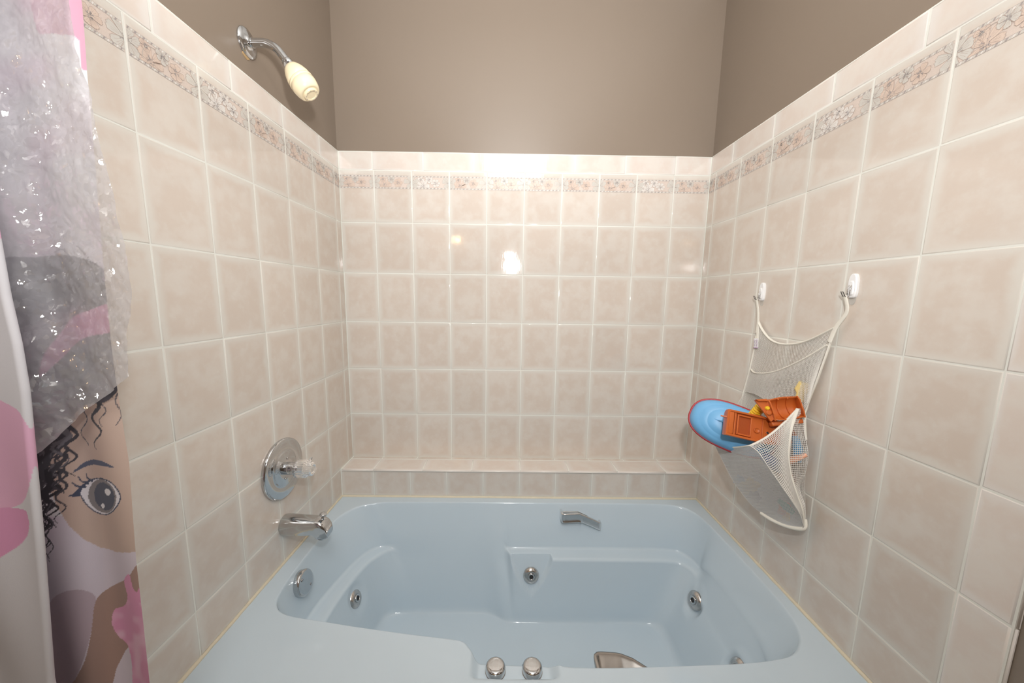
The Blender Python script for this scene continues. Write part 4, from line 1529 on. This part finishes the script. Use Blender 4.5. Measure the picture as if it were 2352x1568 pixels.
t = NT('printed_fabric')
at_n = t.n('ShaderNodeAttribute', attribute_name='print')
t.link(at_n.outputs['Color'], t.b.inputs['Base Color'])
t.b.inputs['Roughness'].default_value = 0.85
t.b.inputs['Sheen Weight'].default_value = 0.1
tc = t.n('ShaderNodeTexCoord')
wv = t.n('ShaderNodeTexNoise', i_Vector=tc.outputs['Object'], i_Scale=900.0)
bp = t.n('ShaderNodeBump', i_Height=wv.outputs['Fac'], i_Strength=0.15, i_Distance=0.0004)
t.link(bp.outputs['Normal'], t.b.inputs['Normal'])
M_FABRIC = t.m

t = NT('clear_liner')
tc = t.n('ShaderNodeTexCoord')
nz1 = t.n('ShaderNodeTexNoise', i_Vector=tc.outputs['Object'], i_Scale=38.0, i_Detail=3.0, i_Roughness=0.55)
wig = t.n('ShaderNodeVectorMath', operation='SCALE', i_0=nz1.outputs['Color'], i_Scale=0.035)
pos = t.n('ShaderNodeVectorMath', operation='ADD', i_0=tc.outputs['Object'], i_1=wig.outputs[0])
# crinkles: small creased facets, each tilted its own way
cell = t.n('ShaderNodeTexVoronoi', i_Vector=pos.outputs[0], i_Scale=160.0, feature='F1')
tilt = t.n('ShaderNodeVectorMath', operation='SUBTRACT', i_0=cell.outputs['Color'], i_1=(0.5, 0.5, 0.5))
mask = t.ramp(t.n('ShaderNodeTexNoise', i_Vector=tc.outputs['Object'], i_Scale=9.0, i_Detail=2.0).outputs['Fac'], 0.36, 0.62)
tilt = t.n('ShaderNodeVectorMath', operation='SCALE', i_0=tilt.outputs[0], i_Scale=t.math('ADD', 0.35, t.math('MULTIPLY', mask, 1.75)))
bp0 = t.n('ShaderNodeBump', i_Height=nz1.outputs['Fac'], i_Strength=0.7, i_Distance=0.006)
nsum = t.n('ShaderNodeVectorMath', operation='ADD', i_0=bp0.outputs['Normal'], i_1=tilt.outputs[0])
bp = t.n('ShaderNodeVectorMath', operation='NORMALIZE', i_0=nsum.outputs[0])
tr = t.n('ShaderNodeBsdfTransparent')
tr.inputs[0].default_value = (0.975, 0.975, 0.98, 1)
df = t.n('ShaderNodeBsdfDiffuse')
df.inputs[0].default_value = srgb(238, 236, 239)
tl = t.n('ShaderNodeBsdfTranslucent')
tl.inputs[0].default_value = srgb(238, 236, 239)
gl = t.n('ShaderNodeBsdfGlossy')
gl.inputs[0].default_value = (1, 1, 1, 1)
gl.inputs['Roughness'].default_value = 0.06
t.link(bp.outputs[0], gl.inputs['Normal'])
m0 = t.n('ShaderNodeMixShader', i_0=0.48, i_1=df.outputs[0], i_2=tl.outputs[0])
m1 = t.n('ShaderNodeMixShader', i_0=0.52, i_1=tr.outputs[0], i_2=m0.outputs[0])
m2 = t.n('ShaderNodeMixShader', i_0=0.17, i_1=m1.outputs[0], i_2=gl.outputs[0])
t.link(m2.outputs[0], t.out.inputs['Surface'])
M_LINER = t.m

curtain = thing('shower_curtain', tuple(base), 'white and pink shower curtain printed with a curly haired girl, bunched at left', 'curtain')
o = bpy.data.objects.new('fabric', me)
me.materials.append(M_FABRIC)
COL.objects.link(o)
o.parent = curtain

# clear liner hung in front of the fabric, its hem caught up at a slant
f_liner = edge_fn([(176, 0), (188, 110), (232, 290), (266, 420), (296, 550), (312, 640), (318, 695), (311, 735), (303, 765), (307, 800), (308, 835), (300, 872)], YL)
hem = np.array([at_y(u, v, YL) for u, v in ((305, 862), (262, 893), (222, 918), (180, 945), (140, 985), (100, 1035), (60, 1066), (20, 1110), (-40, 1160))])
ho = np.argsort(hem[:, 0])
nx_, nz_ = 110, 330
xi = np.linspace(0, 1, nx_)
LV = []
for i in range(nx_):
    xe_ = None
    for j in range(nz_):
        tz = j / (nz_ - 1)
        # columns fan out to the right edge; rows end on the slanted hem
        xh = XL + (hem[ho[-1], 0] - XL) * xi[i]
        zb = float(np.interp(xh, hem[ho, 0], hem[ho, 2]))
        z = 2.0 + (zb - 2.0) * tz ** 0.85
        xr = float(f_liner(z))
        xr = xr + (hem[ho[-1], 0] - xr) * max(0, (tz - .86) / .14) ** 2 if tz > .86 else xr
        x = XL + (xr - XL) * xi[i]
        q = Vector((x * 26, z * 17, 0.3))
        w1 = mnoise.noise(q)
        w2 = 1 - abs(mnoise.noise(q * 2.3 + Vector((5, 2, 1))))
        w3 = 1 - abs(mnoise.noise(q * 5.1))
        y = YL + 0.007 * math.sin(x * 38 + 1.5 * w1 + z * 2) + 0.004 * w1 + 0.0030 * (w2 - .6) + 0.0016 * (w3 - .6)
        LV.append((x, y, z))
LV = np.array(LV).reshape(nx_, nz_, 3)
LV[:, :, 1] = np.clip(LV[:, :, 1], YFR + 0.014, YB - 0.010)
MB().grid(LV).build('clear_liner', M_LINER, curtain)

rod = thing('curtain_rod', (W / 2, -1.085, 2.02), 'straight chrome rod holding the shower curtain above the tub', 'curtain rod')
x0r, x1r = left.p(-1.085, 0, -0.0075)[0], right.p(1.085, 0, -0.0075)[0]
MB().tube([(x0r, -1.085, 2.02), (x1r, -1.085, 2.02)], 0.0125, 20).build('rod', M_CHROME, rod)
for xx, dd in ((x0r, 1), (x1r, -1)):
    disc_part('flange', [(0.030, 0), (0.030, 0.006), (0.018, 0.012), (0.0145, 0.022)], (xx, -1.085, 2.02), (dd, 0, 0), M_CHROME, rod, 32)
for k in range(5):
    xx = 0.0 + 0.036 * k
    ring = [(xx + 0.001 * math.sin(q), -1.085 + 0.026 * math.sin(q), 2.011 + 0.028 * math.cos(q)) for q in np.linspace(0, 2 * math.pi, 25)[:-1]]
    MB().tube(ring, 0.0014, 6, closed=True, up=(1, 0, 0)).build('curtain_ring', M_WIRE, curtain)

# warm bulb of the vanity lamp on the wall behind the camera
VL = Vector((0.115, YF + 0.12, Z0 + 0.36))
lamp = thing('vanity_lamp', (VL.x, YF, VL.z), 'small wall lamp with round warm bulb on wall behind camera', 'lamp')
disc_part('back_plate', [(0.06, 0), (0.06, 0.012), (0.05, 0.018), (0.02, 0.022), (0.018, 0.075)], (VL.x, YF, VL.z), (0, 1, 0), M_CHROME, lamp, 36)
t = NT('lit_bulb')
t.b.inputs['Emission Color'].default_value = (1.0, 0.62, 0.30, 1)
t.b.inputs['Emission Strength'].default_value = 60.0
disc_part('bulb', [(0.014, -0.045), (0.02, -0.035)] + [(0.036 * math.sin(q), -0.036 * math.cos(q)) for q in np.linspace(0.55, 3.1, 14)], VL, (0, 1, 0), t.m, lamp, 28)
